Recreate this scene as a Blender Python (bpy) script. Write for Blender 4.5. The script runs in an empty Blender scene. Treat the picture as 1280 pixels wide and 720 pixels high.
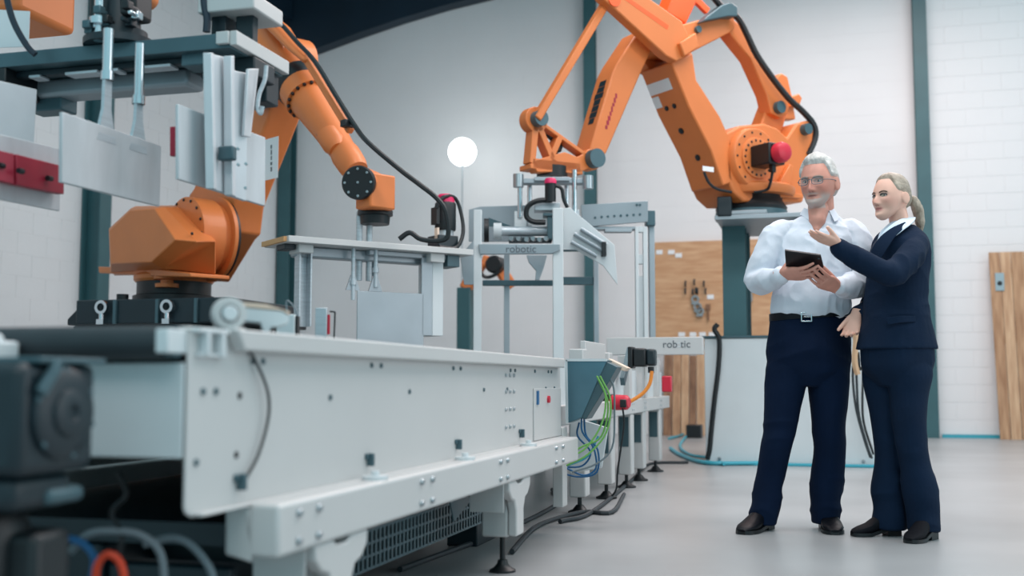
import bpy, bmesh, math, random
import numpy as np
from mathutils import Vector, Matrix, noise

SC = bpy.context.scene
COL = SC.collection
R = math.radians
random.seed(7)

# ------------------------------------------------------------------ camera
cam_data = bpy.data.cameras.new('camera')
cam_data.sensor_width = 36.0
cam_data.lens = 1400.0 / 1280.0 * 36.0
cam_data.clip_end = 200
cam = bpy.data.objects.new('camera', cam_data)
COL.objects.link(cam)
cam.location = (0, 0, 0.72)
cam.rotation_euler = (R(90) + math.atan(117 / 1400), 0, R(15.33))
cam_data.dof.use_dof = True
cam_data.dof.focus_distance = 5.7
cam_data.dof.aperture_fstop = 1.8
SC.camera = cam

# ------------------------------------------------------------------ light
SC.view_settings.view_transform = 'Standard'
SC.view_settings.look = 'None'
SC.view_settings.gamma = 1.0
SC.view_settings.use_curve_mapping = False
SC.view_settings.exposure = 0.05
world = bpy.data.worlds.new('world')
SC.world = world
world.use_nodes = True
bg = world.node_tree.nodes['Background']
bg.inputs[0].default_value = (0.36, 0.65, 0.74, 1)
bg.inputs[1].default_value = 1.0


def area(name, loc, size, energy, color, rot=(0, 0, 0), spread=180):
    l = bpy.data.lights.new(name, 'AREA')
    l.shape = 'RECTANGLE'
    l.size, l.size_y = size
    l.energy = energy
    l.color = color
    l.spread = R(spread)
    o = bpy.data.objects.new(name, l)
    COL.objects.link(o)
    o.location = loc
    o.rotation_euler = rot
    return o


WARM = (1.0, 0.85, 0.83)
area('skylight_near', (0.5, 4.5, 6.3), (6, 1.6), 270, WARM)
area('skylight_middle', (0.8, 9.0, 6.3), (6, 1.6), 290, WARM)
area('skylight_far', (0.9, 12.4, 6.3), (4, 1.4), 190, WARM)
area('front_fill', (0.5, -1.5, 5.6), (5, 2), 130, (1.0, 0.93, 0.92), (R(38), 0, 0))  # unseen fill added behind the camera to brighten surfaces facing it
area('right_fill', (7.5, 5.0, 2.8), (5, 4.2), 150, (1.0, 0.86, 0.85), (R(90), 0, R(90)))  # large unseen area light added at the right to brighten that side


# ------------------------------------------------------------------ materials
def lin(c):
    return tuple(((v / 255) / 12.92 if v / 255 <= 0.04045 else ((v / 255 + 0.055) / 1.055) ** 2.4) for v in c)


def mat(name, rgb, rough=0.5, metal=0.0, var=0.0, vscale=4.0, bump=0.0, bscale=60.0, stretch=None, rgb2=None, coat=0.0, spec=0.5):
    m = bpy.data.materials.new(name)
    m.use_nodes = True
    nt = m.node_tree
    b = nt.nodes['Principled BSDF']
    c = lin(rgb)
    b.inputs['Base Color'].default_value = (*c, 1)
    b.inputs['Roughness'].default_value = rough
    b.inputs['Metallic'].default_value = metal
    b.inputs['Specular IOR Level'].default_value = spec
    b.inputs['Coat Weight'].default_value = coat
    tc = None
    if var or bump or rgb2:
        tc = nt.nodes.new('ShaderNodeTexCoord')
        src = tc.outputs['Object']
        if stretch:
            mp = nt.nodes.new('ShaderNodeMapping')
            mp.inputs['Scale'].default_value = stretch
            nt.links.new(src, mp.inputs[0])
            src = mp.outputs[0]
    if var or rgb2:
        n = nt.nodes.new('ShaderNodeTexNoise')
        n.inputs['Scale'].default_value = vscale
        n.inputs['Detail'].default_value = 6
        nt.links.new(src, n.inputs['Vector'])
        mx = nt.nodes.new('ShaderNodeMix')
        mx.data_type = 'RGBA'
        c2 = lin(rgb2) if rgb2 else tuple(v * (1 - var) for v in c)
        c1 = c if rgb2 else tuple(min(1, v * (1 + var * 0.6)) for v in c)
        mx.inputs[6].default_value = (*c1, 1)
        mx.inputs[7].default_value = (*c2, 1)
        rp = nt.nodes.new('ShaderNodeMapRange')
        rp.inputs[1].default_value = 0.32
        rp.inputs[2].default_value = 0.68
        nt.links.new(n.outputs['Fac'], rp.inputs[0])
        nt.links.new(rp.outputs[0], mx.inputs[0])
        nt.links.new(mx.outputs[2], b.inputs['Base Color'])
    if bump:
        n2 = nt.nodes.new('ShaderNodeTexNoise')
        n2.inputs['Scale'].default_value = bscale
        n2.inputs['Detail'].default_value = 4
        nt.links.new(src, n2.inputs['Vector'])
        bp = nt.nodes.new('ShaderNodeBump')
        bp.inputs['Strength'].default_value = bump
        bp.inputs['Distance'].default_value = 0.01
        nt.links.new(n2.outputs['Fac'], bp.inputs['Height'])
        nt.links.new(bp.outputs[0], b.inputs['Normal'])
    return m


M = {
    'wall': mat('white_wall_paint', (224, 224, 225), 0.75, var=0.05, vscale=0.6, bump=0.15, bscale=30),
    'floor': mat('polished_concrete', (158, 160, 161), 0.34, var=0.16, vscale=0.9, bump=0.03, bscale=9, spec=0.4),
    'teal': mat('teal_steel_paint', (52, 92, 98), 0.45, var=0.1, vscale=3),
    'navy': mat('dark_navy_steel_paint', (18, 40, 56), 0.5, var=0.15, vscale=2),
    'orange': mat('orange_robot_paint', (214, 120, 60), 0.5, var=0.05, vscale=3, coat=0.08),
    'shaded_orange': mat('shaded_orange_paint', (240, 92, 30), 0.45),  # the robot orange in its redder shaded tone, as inside the elbow
    'black': mat('black_plastic', (13, 20, 24), 0.45, var=0.1, vscale=8),
    'rubber': mat('black_rubber', (40, 48, 53), 0.6, var=0.15, vscale=12),
    'darkteal': mat('dark_teal_machine_paint', (14, 34, 42), 0.45, var=0.2, vscale=5),
    'greysteel': mat('grey_teal_steel', (72, 98, 106), 0.42, metal=0.3, var=0.12, vscale=4),
    'white': mat('light_grey_powder_coat', (194, 194, 193), 0.38, var=0.03, vscale=2, spec=0.5),
    'offwhite': mat('off_white_sheet_metal', (206, 212, 214), 0.45, var=0.04, vscale=3),
    'alu': mat('brushed_aluminium', (190, 197, 202), 0.4, metal=0.45, var=0.12, vscale=3, bump=0.08, bscale=20, stretch=(2, 2, 30)),
    'alu_plate': mat('worn_aluminium_plate', (200, 203, 206), 0.5, metal=0.15, var=0.22, vscale=3.2, bump=0.05, bscale=14, stretch=(1.6, 1.6, 0.35)),
    'pale_alu': mat('pale_aluminium', (206, 211, 215), 0.42, metal=0.2, var=0.08, vscale=4),
    'tool': mat('satin_grey_tool_plate', (160, 170, 176), 0.45, metal=0.5, var=0.08, vscale=3),
    'chrome': mat('bright_steel', (205, 210, 214), 0.18, metal=1.0),
    'zinc': mat('zinc_bolt', (170, 178, 182), 0.3, metal=0.9),
    'magenta': mat('magenta_cap_plastic', (214, 32, 92), 0.4),
    'red': mat('red_plastic', (196, 34, 58), 0.4),
    'crimson': mat('crimson_rubber_pad', (158, 24, 52), 0.5, var=0.15, vscale=6),
    'paper': mat('white_paper', (225, 228, 230), 0.8),
    'ink': mat('grey_ink', (92, 98, 104), 0.7),
    'ply': mat('plywood', (205, 165, 128), 0.65, rgb2=(184, 138, 100), vscale=3, stretch=(1, 1, 6), bump=0.1, bscale=30),
    'plank': mat('pine_plank', (190, 152, 118), 0.7, rgb2=(152, 112, 82), vscale=3.4, stretch=(7, 7, 0.55), bump=0.2, bscale=20),
    'plank2': mat('brown_plank', (156, 118, 90), 0.7, rgb2=(112, 80, 60), vscale=3.2, stretch=(7, 7, 0.5), bump=0.2, bscale=20),
    'plank3': mat('pale_plank', (206, 172, 138), 0.7, rgb2=(176, 136, 104), vscale=3.4, stretch=(7, 7, 0.5), bump=0.2, bscale=20),
    'blue_cable': mat('blue_cable', (22, 92, 140), 0.5),
    'green_cable': mat('green_cable', (112, 172, 84), 0.5),
    'grey_cable': mat('grey_cable', (110, 122, 128), 0.5),
    'orange_cable': mat('orange_cable', (232, 140, 52), 0.5),
    'red_cable': mat('orange_red_cable', (225, 70, 36), 0.5),
    'turquoise': mat('turquoise_hose', (58, 160, 178), 0.45),
    'peach': mat('peach_cover', (226, 200, 180), 0.55),
    'stainless': mat('stainless_box', (92, 128, 142), 0.35, metal=0.6, var=0.15, vscale=5),
    'wood_edge': mat('wood_edge', (200, 150, 100), 0.6),
}
lamp = bpy.data.materials.new('lamp_glow')
lamp.use_nodes = True
_b = lamp.node_tree.nodes['Principled BSDF']
_b.inputs['Emission Color'].default_value = (0.93, 1.0, 1.0, 1)
_b.inputs['Emission Strength'].default_value = 12
M['lamp'] = lamp


# ------------------------------------------------------------------ mesh helpers
class MB:
    """collects shapes into one mesh"""

    def __init__(s):
        s.v, s.f = [], []

    def add(s, vs, fs, T=None):
        o = len(s.v)
        for p in vs:
            p = Vector(p)
            s.v.append(T @ p if T is not None else p)
        s.f += [[i + o for i in f] for f in fs]
        return s

    def bx(s, x0, x1, y0, y1, z0, z1, T=None):
        x0, x1 = min(x0, x1), max(x0, x1)
        y0, y1 = min(y0, y1), max(y0, y1)
        z0, z1 = min(z0, z1), max(z0, z1)
        vs = [(x, y, z) for z in (z0, z1) for y in (y0, y1) for x in (x0, x1)]
        return s.add(vs, [(0, 2, 3, 1), (4, 5, 7, 6), (0, 1, 5, 4), (2, 6, 7, 3), (0, 4, 6, 2), (1, 3, 7, 5)], T)

    def box(s, c, d, T=None):
        return s.bx(c[0] - d[0] / 2, c[0] + d[0] / 2, c[1] - d[1] / 2, c[1] + d[1] / 2, c[2] - d[2] / 2, c[2] + d[2] / 2, T)

    def bar(s, p0, p1, w, h, up=(0, 0, 1)):
        """square bar from p0 to p1, w across, h along up"""
        p0, p1 = Vector(p0), Vector(p1)
        d = (p1 - p0).normalized()
        u = Vector(up)
        if abs(d.dot(u)) > 0.98:
            u = Vector((1, 0, 0))
        a = d.cross(u).normalized()
        b = a.cross(d).normalized()
        vs = [p + a * (i * w / 2) + b * (j * h / 2) for p in (p0, p1) for i, j in ((-1, -1), (1, -1), (1, 1), (-1, 1))]
        return s.add(vs, [(0, 3, 2, 1), (4, 5, 6, 7), (0, 1, 5, 4), (1, 2, 6, 5), (2, 3, 7, 6), (3, 0, 4, 7)])

    def rings(s, rs, cap=True, closed=True):
        n = len(rs[0])
        o = len(s.v)
        for r in rs:
            s.v += [Vector(p) for p in r]
        m = n if closed else n - 1
        for k in range(len(rs) - 1):
            for i in range(m):
                a, b = o + k * n + i, o + k * n + (i + 1) % n
                s.f.append([a, b, b + n, a + n])
        if cap:
            s.f.append([o + i for i in range(n)][::-1])
            s.f.append([o + (len(rs) - 1) * n + i for i in range(n)])
        return s

    def lathe(s, p0, axis, prof, n=20, cap=True):
        """prof: (distance along axis, radius)"""
        p0 = Vector(p0)
        d = Vector(axis).normalized()
        u = Vector((0, 0, 1)) if abs(d.z) < 0.9 else Vector((1, 0, 0))
        a = d.cross(u).normalized()
        b = d.cross(a).normalized()
        rs = [[p0 + d * t + a * (r * math.cos(2 * math.pi * i / n)) + b * (r * math.sin(2 * math.pi * i / n)) for i in range(n)] for t, r in prof]
        return s.rings(rs, cap)

    def cyl(s, p0, p1, r, r1=None, n=16):
        p0, p1 = Vector(p0), Vector(p1)
        return s.lathe(p0, p1 - p0, [(0, r), ((p1 - p0).length, r if r1 is None else r1)], n)

    def ring(s, c, axis, r_out, r_in, t, n=28):
        return s.lathe(Vector(c), axis, [(0, r_in), (0, r_out), (t, r_out), (t, r_in), (0, r_in)], n, cap=False)

    def tube(s, pts, r, n=8, sub=5):
        P = smooth(pts, sub)
        rs = []
        up = None
        for i, p in enumerate(P):
            d = (P[min(i + 1, len(P) - 1)] - P[max(i - 1, 0)]).normalized()
            if up is None:
                up = Vector((0, 0, 1)) if abs(d.z) < 0.9 else Vector((1, 0, 0))
            a = d.cross(up).normalized()
            up = a.cross(d).normalized()
            rr = r[min(len(r) - 1, int(i / len(P) * len(r)))] if isinstance(r, (list, tuple)) else r
            rs.append([p + a * (rr * math.cos(2 * math.pi * k / n)) + up * (rr * math.sin(2 * math.pi * k / n)) for k in range(n)])
        return s.rings(rs)

    def prism(s, poly, fn, t0, t1):
        """poly in 2d; fn(a, b, t) -> point"""
        n = len(poly)
        vs = [fn(a, b, t0) for a, b in poly] + [fn(a, b, t1) for a, b in poly]
        fs = [list(range(n))[::-1], [n + i for i in range(n)]]
        fs += [[i, (i + 1) % n, n + (i + 1) % n, n + i] for i in range(n)]
        return s.add(vs, fs)

    def xz(s, poly, y0, y1):
        return s.prism(poly, lambda a, b, t: (a, t, b), y0, y1)

    def yz(s, poly, x0, x1):
        return s.prism(poly, lambda a, b, t: (t, a, b), x0, x1)

    def xy(s, poly, z0, z1):
        return s.prism(poly, lambda a, b, t: (a, b, t), z0, z1)

    def ball(s, c, r, nu=16, nv=10, T=None):
        if not isinstance(r, (tuple, list)):
            r = (r, r, r)
        vs, fs = [], []
        for j in range(nv + 1):
            ph = math.pi * j / nv
            for i in range(nu):
                th = 2 * math.pi * i / nu
                vs.append((c[0] + r[0] * math.sin(ph) * math.cos(th), c[1] + r[1] * math.sin(ph) * math.sin(th), c[2] - r[2] * math.cos(ph)))
        for j in range(nv):
            for i in range(nu):
                fs.append([j * nu + i, j * nu + (i + 1) % nu, (j + 1) * nu + (i + 1) % nu, (j + 1) * nu + i])
        return s.add(vs, fs, T)

    def mesh(s, name, inv=None, sharp=35, merge=True):
        me = bpy.data.meshes.new(name)
        vs = [(inv @ p if inv is not None else p) for p in s.v]
        me.from_pydata([tuple(p) for p in vs], [], s.f)
        bm = bmesh.new()
        bm.from_mesh(me)
        if merge:
            bmesh.ops.remove_doubles(bm, verts=bm.verts, dist=1e-5)
        bmesh.ops.recalc_face_normals(bm, faces=bm.faces)
        bm.to_mesh(me)
        bm.free()
        me.polygons.foreach_set('use_smooth', [True] * len(me.polygons))
        me.set_sharp_from_angle(angle=R(sharp))
        return me


def smooth(pts, sub=5):
    P = [Vector(p) for p in pts]
    if len(P) < 3 or sub <= 1:
        return P
    out = []
    for i in range(len(P) - 1):
        p0 = P[i - 1] if i else P[0] * 2 - P[1]
        p1, p2 = P[i], P[i + 1]
        p3 = P[i + 2] if i + 2 < len(P) else P[-1] * 2 - P[-2]
        for k in range(sub):
            t = k / sub
            out.append(0.5 * ((2 * p1) + (-p0 + p2) * t + (2 * p0 - 5 * p1 + 4 * p2 - p3) * t * t + (-p0 + 3 * p1 - 3 * p2 + p3) * t ** 3))
    out.append(P[-1])
    return out


WM = {}          # world matrices of the things and parts built so far


def tag(o, label=None, cat=None, group=None, kind=None):
    if label: o['label'] = label
    if cat: o['category'] = cat
    if group: o['group'] = group
    if kind: o['kind'] = kind
    return o


def thing(name, label, cat, loc=(0, 0, 0), rotz=0.0, group=None):
    o = bpy.data.objects.new(name, None)
    o.empty_display_size = 0.1
    COL.objects.link(o)
    o.location = loc
    o.rotation_euler = (0, 0, R(rotz))
    WM[o] = Matrix.Translation(loc) @ Matrix.Rotation(R(rotz), 4, 'Z')
    return tag(o, label, cat, group)


def obj(name, mb, m, parent=None, bevel=0.0, local=False, label=None, sharp=35, seg=2, origin=None):
    """one mesh object; shapes are given in world space unless local"""
    base = WM[parent] if parent is not None else Matrix.Translation(origin if origin else (0, 0, 0))
    me = mb if isinstance(mb, bpy.types.Mesh) else mb.mesh(name, None if local else base.inverted(), sharp)
    o = bpy.data.objects.new(name, me)
    if m is not None and not me.materials:
        me.materials.append(M[m] if isinstance(m, str) else m)
    COL.objects.link(o)
    if parent is not None:
        o.parent = parent
    elif origin:
        o.location = origin
    WM[o] = base
    if bevel:
        b = o.modifiers.new('edges', 'BEVEL')
        b.width = bevel
        b.segments = seg
        b.limit_method = 'ANGLE'
        b.angle_limit = R(40)
    if label:
        o['label'] = label
    return o


def struct(name, mb, m, parent=None, bevel=0.0):
    o = obj(name, mb, m, parent, bevel)
    if parent is None:
        o['kind'] = 'structure'
    return o


def lone(name, mb, m, label, cat, group=None, bevel=0.0, origin=None):
    return tag(obj(name, mb, m, None, bevel, origin=origin), label, cat, group)


def copy_part(o, parent, M4=None):
    c = o.copy()
    COL.objects.link(c)
    c.parent = parent
    if M4 is not None:
        c.matrix_local = M4 @ o.matrix_local
    WM[c] = WM[parent]
    return c


def bolts(parent, name, pts, axis, r, h, m='zinc', n=10):
    """bolt heads at world points: one mesh shared by all"""
    ax = Vector(axis).normalized()
    me = MB().lathe((0, 0, 0), ax, [(0, r), (h * 0.7, r), (h, r * 0.8)], n).mesh(name)
    me.materials.append(M[m])
    inv = WM[parent].inverted()
    rot = inv.to_3x3().to_4x4()
    for p in pts:
        o = bpy.data.objects.new(name, me)
        COL.objects.link(o)
        o.parent = parent
        o.matrix_local = Matrix.Translation(inv @ Vector(p)) @ rot
        WM[o] = WM[parent]


def text(name, body, size, T, m, parent, depth=0.001):
    """flat printed lettering; T places it in world space"""
    cu = bpy.data.curves.new(name, 'FONT')
    cu.body = body
    cu.size = size
    cu.extrude = depth
    cu.align_x = 'CENTER'
    cu.align_y = 'CENTER'
    t_ = bpy.data.objects.new(name, cu)
    COL.objects.link(t_)
    dg = bpy.context.evaluated_depsgraph_get()
    dg.update()
    me = bpy.data.meshes.new_from_object(t_.evaluated_get(dg))
    bpy.data.objects.remove(t_)
    me.materials.clear()
    me.materials.append(M[m])
    o = bpy.data.objects.new(name, me)
    COL.objects.link(o)
    o.parent = parent
    o.matrix_local = WM[parent].inverted() @ T
    WM[o] = WM[parent]
    return o


# ------------------------------------------------------------------ setting
WY, WX, WH = 15.5, -7.9, 7.2            # inner faces of the end wall and of the left wall
struct('floor', MB().bx(-9, 9, -4, 16.2, -0.25, 0), 'floor')
wall_back = struct('wall_back', MB().bx(WX - 0.3, 9, WY, WY + 0.3, 0, WH + 1.6), 'wall')
wall_left = struct('wall_left', MB().bx(WX - 0.3, WX, 0, WY, 0, WH), 'wall')

BW, BH, GAP = 0.45, 0.225, 0.004


def block_mesh(w, h, d):
    e = 0.003
    mb = MB()
    f = [(-w / 2, 0, 0), (w / 2, 0, 0), (w / 2, 0, h), (-w / 2, 0, h)]
    k = [(-w / 2, -d + e, 0), (w / 2, -d + e, 0), (w / 2, -d + e, h), (-w / 2, -d + e, h)]
    t = [(-w / 2 + e, -d, e), (w / 2 - e, -d, e), (w / 2 - e, -d, h - e), (-w / 2 + e, -d, h - e)]
    mb.rings([f, k, t])
    return mb


whole = block_mesh(BW - GAP, BH - GAP, 0.005).mesh('block')
half = block_mesh(BW / 2 - GAP, BH - GAP, 0.005).mesh('half_block')
for me in (whole, half):
    me.materials.append(M['wall'])
X0 = 1.46                               # right bay of the end wall: single blocks
nrow = 28
rest = MB()
for r in range(nrow):
    z = r * BH + 0.002
    x = X0
    k = 0
    while x < 3.1:
        short = (k == 0 and r % 2)
        w = BW / 2 if short else BW
        o = bpy.data.objects.new('block', half if short else whole)
        COL.objects.link(o)
        o.parent = wall_back
        o.location = (x + w / 2, WY + random.uniform(0, 0.0010), z)
        x += w
        k += 1
    x = WX + (0 if r % 2 else -BW / 2)
    while x < X0 - 0.02:
        x0, x1 = max(x, WX) + GAP / 2, min(x + BW, X0) - GAP / 2
        if x1 - x0 > 0.03:
            j = random.uniform(0.0022, 0.0030)
            rest.bx(x0, x1, WY - j, WY, z, z + BH - GAP)
        x += BW
o = obj('blockwork', rest, 'wall', wall_back)
o['kind'] = 'stuff'
rest = MB()
for r in range(nrow):
    z = r * BH + 0.002
    y = WY - (0 if r % 2 else BW / 2) - BW
    while y > 6:
        j = random.uniform(0.0022, 0.0030)
        rest.bx(WX, WX + j, y + GAP / 2, y + BW - GAP / 2, z, z + BH - GAP)
        y -= BW
o = obj('blockwork', rest, 'wall', wall_left)
o['kind'] = 'stuff'


def column(name, x, y, w, d, h, along_y=False):
    """steel section: two flanges and a web, standing on the floor"""
    mb = MB()
    t = 0.02
    if along_y:                         # against the left wall, web across
        mb.bx(x, x + t, y - w / 2, y + w / 2, 0, h).bx(x + d - t, x + d, y - w / 2, y + w / 2, 0, h).bx(x + t, x + d - t, y - 0.012, y + 0.012, 0, h)
    else:
        mb.bx(x - w / 2, x + w / 2, y - t, y, 0, h).bx(x - w / 2, x + w / 2, y - d, y - d + t, 0, h).bx(x - 0.012, x + 0.012, y - d + t, y - t, 0, h)
    return struct(name, mb, 'teal')


column('trim_1', -3.07, WY - 0.012, 0.16, 0.16, 7.4)
column('trim_2', 1.37, WY - 0.012, 0.17, 0.16, 7.4)
column('trim_3', WX + 0.13, WY - 0.012, 0.2, 0.22, 6.2)
column('trim_4', WX + 0.012, 10.75, 0.2, 0.24, 6.2, True)
column('trim_5', WX + 0.012, 6.1, 0.2, 0.24, 6.2, True)
# end frame rafter: haunched at the eaves, rising to the right along the end wall
raf = [(WX, 5.62), (-7.3, 5.74), (-6.6, 5.93), (-5.9, 6.1), (-5.2, 6.24), (-4.4, 6.36), (1.6, 7.35), (1.6, 7.9), (-4.4, 6.95), (WX, 6.6)]
struct('trim_6', MB().xz(raf, WY - 0.26, WY - 0.012), 'navy')
struct('trim_7', MB().bx(WX + 0.012, WX + 0.26, 3, WY - 0.3, 6.22, 6.6), 'navy')
struct('ceiling', MB().xz([(WX - 0.3, 6.62), (1.6, 8.0), (1.6, 8.12), (-8.2, 6.74)], 9.5, WY), 'navy')
struct('baseboard_back', MB().bx(1.5, 9, WY - 0.05, WY - 0.012, 0, 0.045), 'turquoise')

# ------------------------------------------------------------------ near belt conveyor
XS = -1.2
cv = thing('belt_conveyor', 'long light grey belt conveyor with deep bolted side panel, in the foreground', 'conveyor', (-1.7, 3.6, 0))
sp = MB()
# sheet with rounded lower near corner
prof = [(1.965, 0.82), (1.965, 0.475), (1.972, 0.462), (1.985, 0.456), (5.25, 0.456), (5.25, 0.82)]
sp.yz(prof, XS - 0.006, XS)
sp.bx(XS, XS + 0.028, 1.985, 5.25, 0.456, 0.462)
obj('side_panel', sp, 'white', cv, 0.002)
tr = MB().yz([(2.13, 0.785), (5.2, 0.785), (5.2, 0.829), (2.1, 0.829)], XS + 0.001, XS + 0.034)
tr.bx(XS - 0.07, XS + 0.001, 1.965, 5.2, 0.819, 0.829)
obj('top_rail', tr, 'white', cv, 0.006)
br = MB().bx(XS, XS + 0.02, 1.97, 2.09, 0.818, 0.826).bx(XS, XS + 0.022, 2.0, 2.012, 0.775, 0.818).bx(XS, XS + 0.02, 2.06, 2.075, 0.77, 0.818).bx(XS, XS + 0.014, 1.985, 2.09, 0.77, 0.776)
obj('corner_bracket', br, 'offwhite', cv, 0.002)
bm_ = MB().bx(XS + 0.028, XS + 0.098, 2.17, 5.2, 0.35, 0.462)
bm_.bx(XS - 0.03, XS + 0.028, 2.17, 5.2, 0.35, 0.4555)
obj('support_beam', bm_, 'white', cv, 0.01, seg=3)
far_side = MB().bx(-2.206, -2.2, 1.97, 5.25, 0.456, 0.82).bx(-2.2, -2.14, 1.97, 5.2, 0.819, 0.829)
obj('side_panel', far_side, 'white', cv, 0.002)
obj('support_beam', MB().bx(-2.3, -2.21, 2.17, 5.2, 0.35, 0.455), 'white', cv, 0.01)
obj('end_panel', MB().bx(-1.46, XS - 0.007, 1.958, 1.966, 0.57, 0.757), 'offwhite', cv, 0.003)
obj('belt', MB().yz([(1.93, 0.83), (1.915, 0.822), (1.907, 0.81), (1.905, 0.797), (1.907, 0.784), (1.915, 0.772), (1.93, 0.765), (1.945, 0.763), (5.2, 0.763), (5.2, 0.768), (1.95, 0.768), (1.95, 0.826), (5.2, 0.826), (5.2, 0.831)], -2.15, XS - 0.035), 'rubber', cv)
obj('drum', MB().cyl((-2.18, 1.945, 0.797), (XS - 0.012, 1.945, 0.797), 0.03, n=24), 'greysteel', cv)
obj('bed', MB().bx(-2.14, XS - 0.03, 2.05, 5.2, 0.772, 0.822).bx(-2.14, XS - 0.04, 2.3, 5.2, 0.35, 0.4), 'darkteal', cv)  # lower box is a dark pan added to deepen the darkness underneath
obj('drum_bracket', MB().bx(XS - 0.034, XS - 0.006, 1.9, 1.99, 0.775, 0.822), 'offwhite', cv, 0.003)

pb = []
for px_ in [(2.07, .70), (2.02, .70), (2.0, .56), (2.27, .765), (2.225, .765), (2.63, .68), (2.97, .765), (2.9, .765), (3.2, .69), (3.62, .765), (3.7, .765), (3.98, .69), (4.3, .69), (4.35, .765), (4.42, .765), (4.75, .765), (5.0, .765), (5.06, .765), (4.95, .69), (5.12, .69)]:
    pb.append((XS, px_[0], px_[1]))
bolts(cv, 'panel_bolt', pb, (1, 0, 0), 0.0075, 0.005, 'greysteel')
hb = []
for z in (.745, .68, .61, .54):
    for y in (4.28, 4.34, 4.40):
        hb.append((XS, y, z))
bolts(cv, 'joint_bolt', hb, (1, 0, 0), 0.008, 0.007, 'zinc')
bolts(cv, 'plug', [(XS, 2.17, .69), (XS, 2.16, .565)], (1, 0, 0), 0.008, 0.003, 'black')
bb = []
for y in (2.26, 2.36, 3.04, 3.13, 3.86, 3.95, 4.73, 4.86):
    for z in (.375, .435):
        bb.append((XS + 0.098, y, z))
bolts(cv, 'beam_bolt', bb, (1, 0, 0), 0.0095, 0.009, 'zinc')
for y in (2.17, 2.88, 3.66, 4.5):
    clip = MB().bx(XS, XS + 0.008, y - 0.02, y + 0.02, 0.508, 0.524).bx(XS, XS + 0.02, y - 0.006, y + 0.006, 0.49, 0.524)
    obj('panel_clip', clip, 'greysteel', cv, 0.002)
    if y > 2.5:
        obj('levelling_pad', MB().cyl((XS + 0.06, y - 0.09, 0.462), (XS + 0.06, y - 0.09, 0.472), 0.034, n=20).cyl((XS + 0.06, y - 0.09, 0.472), (XS + 0.06, y - 0.09, 0.485), 0.012, n=8), 'offwhite', cv)
obj('earth_cable', MB().tube([(XS + .004, 2.195, .79), (XS + .012, 2.215, .765), (XS + .016, 2.265, .70), (XS + .014, 2.275, .64), (XS + .012, 2.235, .56), (XS + .01, 2.175, .505)], 0.0035), 'black', cv)
jp = MB().bx(XS, XS + 0.006, 4.72, 5.24, 0.465, 0.69)
obj('cover_plate', jp, 'white', cv, 0.002)
obj('plate_slot', MB().bx(XS + 0.006, XS + 0.011, 4.76, 4.79, 0.62, 0.68), 'blue_cable', cv)
obj('plate_button', MB().cyl((XS + 0.006, 4.97, 0.64), (XS + 0.016, 4.97, 0.64), 0.016), 'red', cv)


def leg(y, side=1):
    xf = XS + 0.09 if side == 1 else -2.22
    zb = 0.35
    half = [(0.052, 0.14), (0.052, 0.235), (0.075, 0.275), (0.115, 0.285), (0.15, 0.315), (0.155, zb)]
    poly = [(y + a, b) for a, b in half] + [(y + 0.055, zb), (y + 0.03, 0.335), (y - 0.03, 0.335), (y - 0.055, zb)] + [(y - a, b) for a, b in half[::-1]]
    l = obj('leg', MB().yz(poly, xf - 0.035, xf), 'white', cv, 0.006)
    obj('leg_tube', MB().bx(xf - 0.14, xf - 0.036, y - 0.052, y + 0.052, 0.135, zb), 'white', l, 0.008)
    obj('gusset', MB().bx(xf - 0.15, xf - 0.02, y - 0.165, y - 0.158, 0.24, zb), 'white', l, 0.002)
    f = MB().cyl((xf - 0.07, y, 0.03), (xf - 0.07, y, 0.135), 0.011, n=10)
    f.lathe((xf - 0.07, y, 0), (0, 0, 1), [(0, 0.05), (0.008, 0.05), (0.016, 0.035), (0.03, 0.022), (0.045, 0.018)], 18)
    obj('foot', f, 'black', l)


for y in (2.52, 4.17):
    leg(y)
    leg(y, -1)
for y in (2.52, 4.17):
    obj('cross_member', MB().bx(-2.24, -1.24, y - 0.03, y + 0.03, 0.28, 0.345), 'darkteal', cv, 0.004)
tray = MB()
TX = -1.4
for z in (.125, .165, .205, .245):
    tray.bx(TX - 0.004, TX, 2.9, 4.7, z - 0.004, z + 0.004)
k = 2.9
while k < 4.7:
    tray.bx(TX - 0.003, TX + 0.001, k - 0.007, k + 0.007, .125, .245)
    k += 0.036
obj('cable_tray', tray, 'greysteel', cv)
obj('cable_tray_floor', MB().bx(TX - 0.2, TX - 0.005, 2.9, 4.7, .118, .124), 'greysteel', cv)
obj('dark_filler', MB().bx(-1.62, -1.3, 2.32, 2.36, 0.05, 0.3), 'darkteal', cv, 0.01)  # dark panel added to deepen the shade under the conveyor
obj('dark_filler', MB().bx(-2.1, -1.62, 2.3, 5.1, 0.06, 0.345), 'darkteal', cv, 0.01)  # dark box added along the underside for the same shade
corner = MB().yz([(4.27, .345), (4.27, .27), (4.02, .2), (3.93, .345)], -1.33, -1.325)
obj('corner_plate', corner, 'greysteel', cv)

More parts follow.
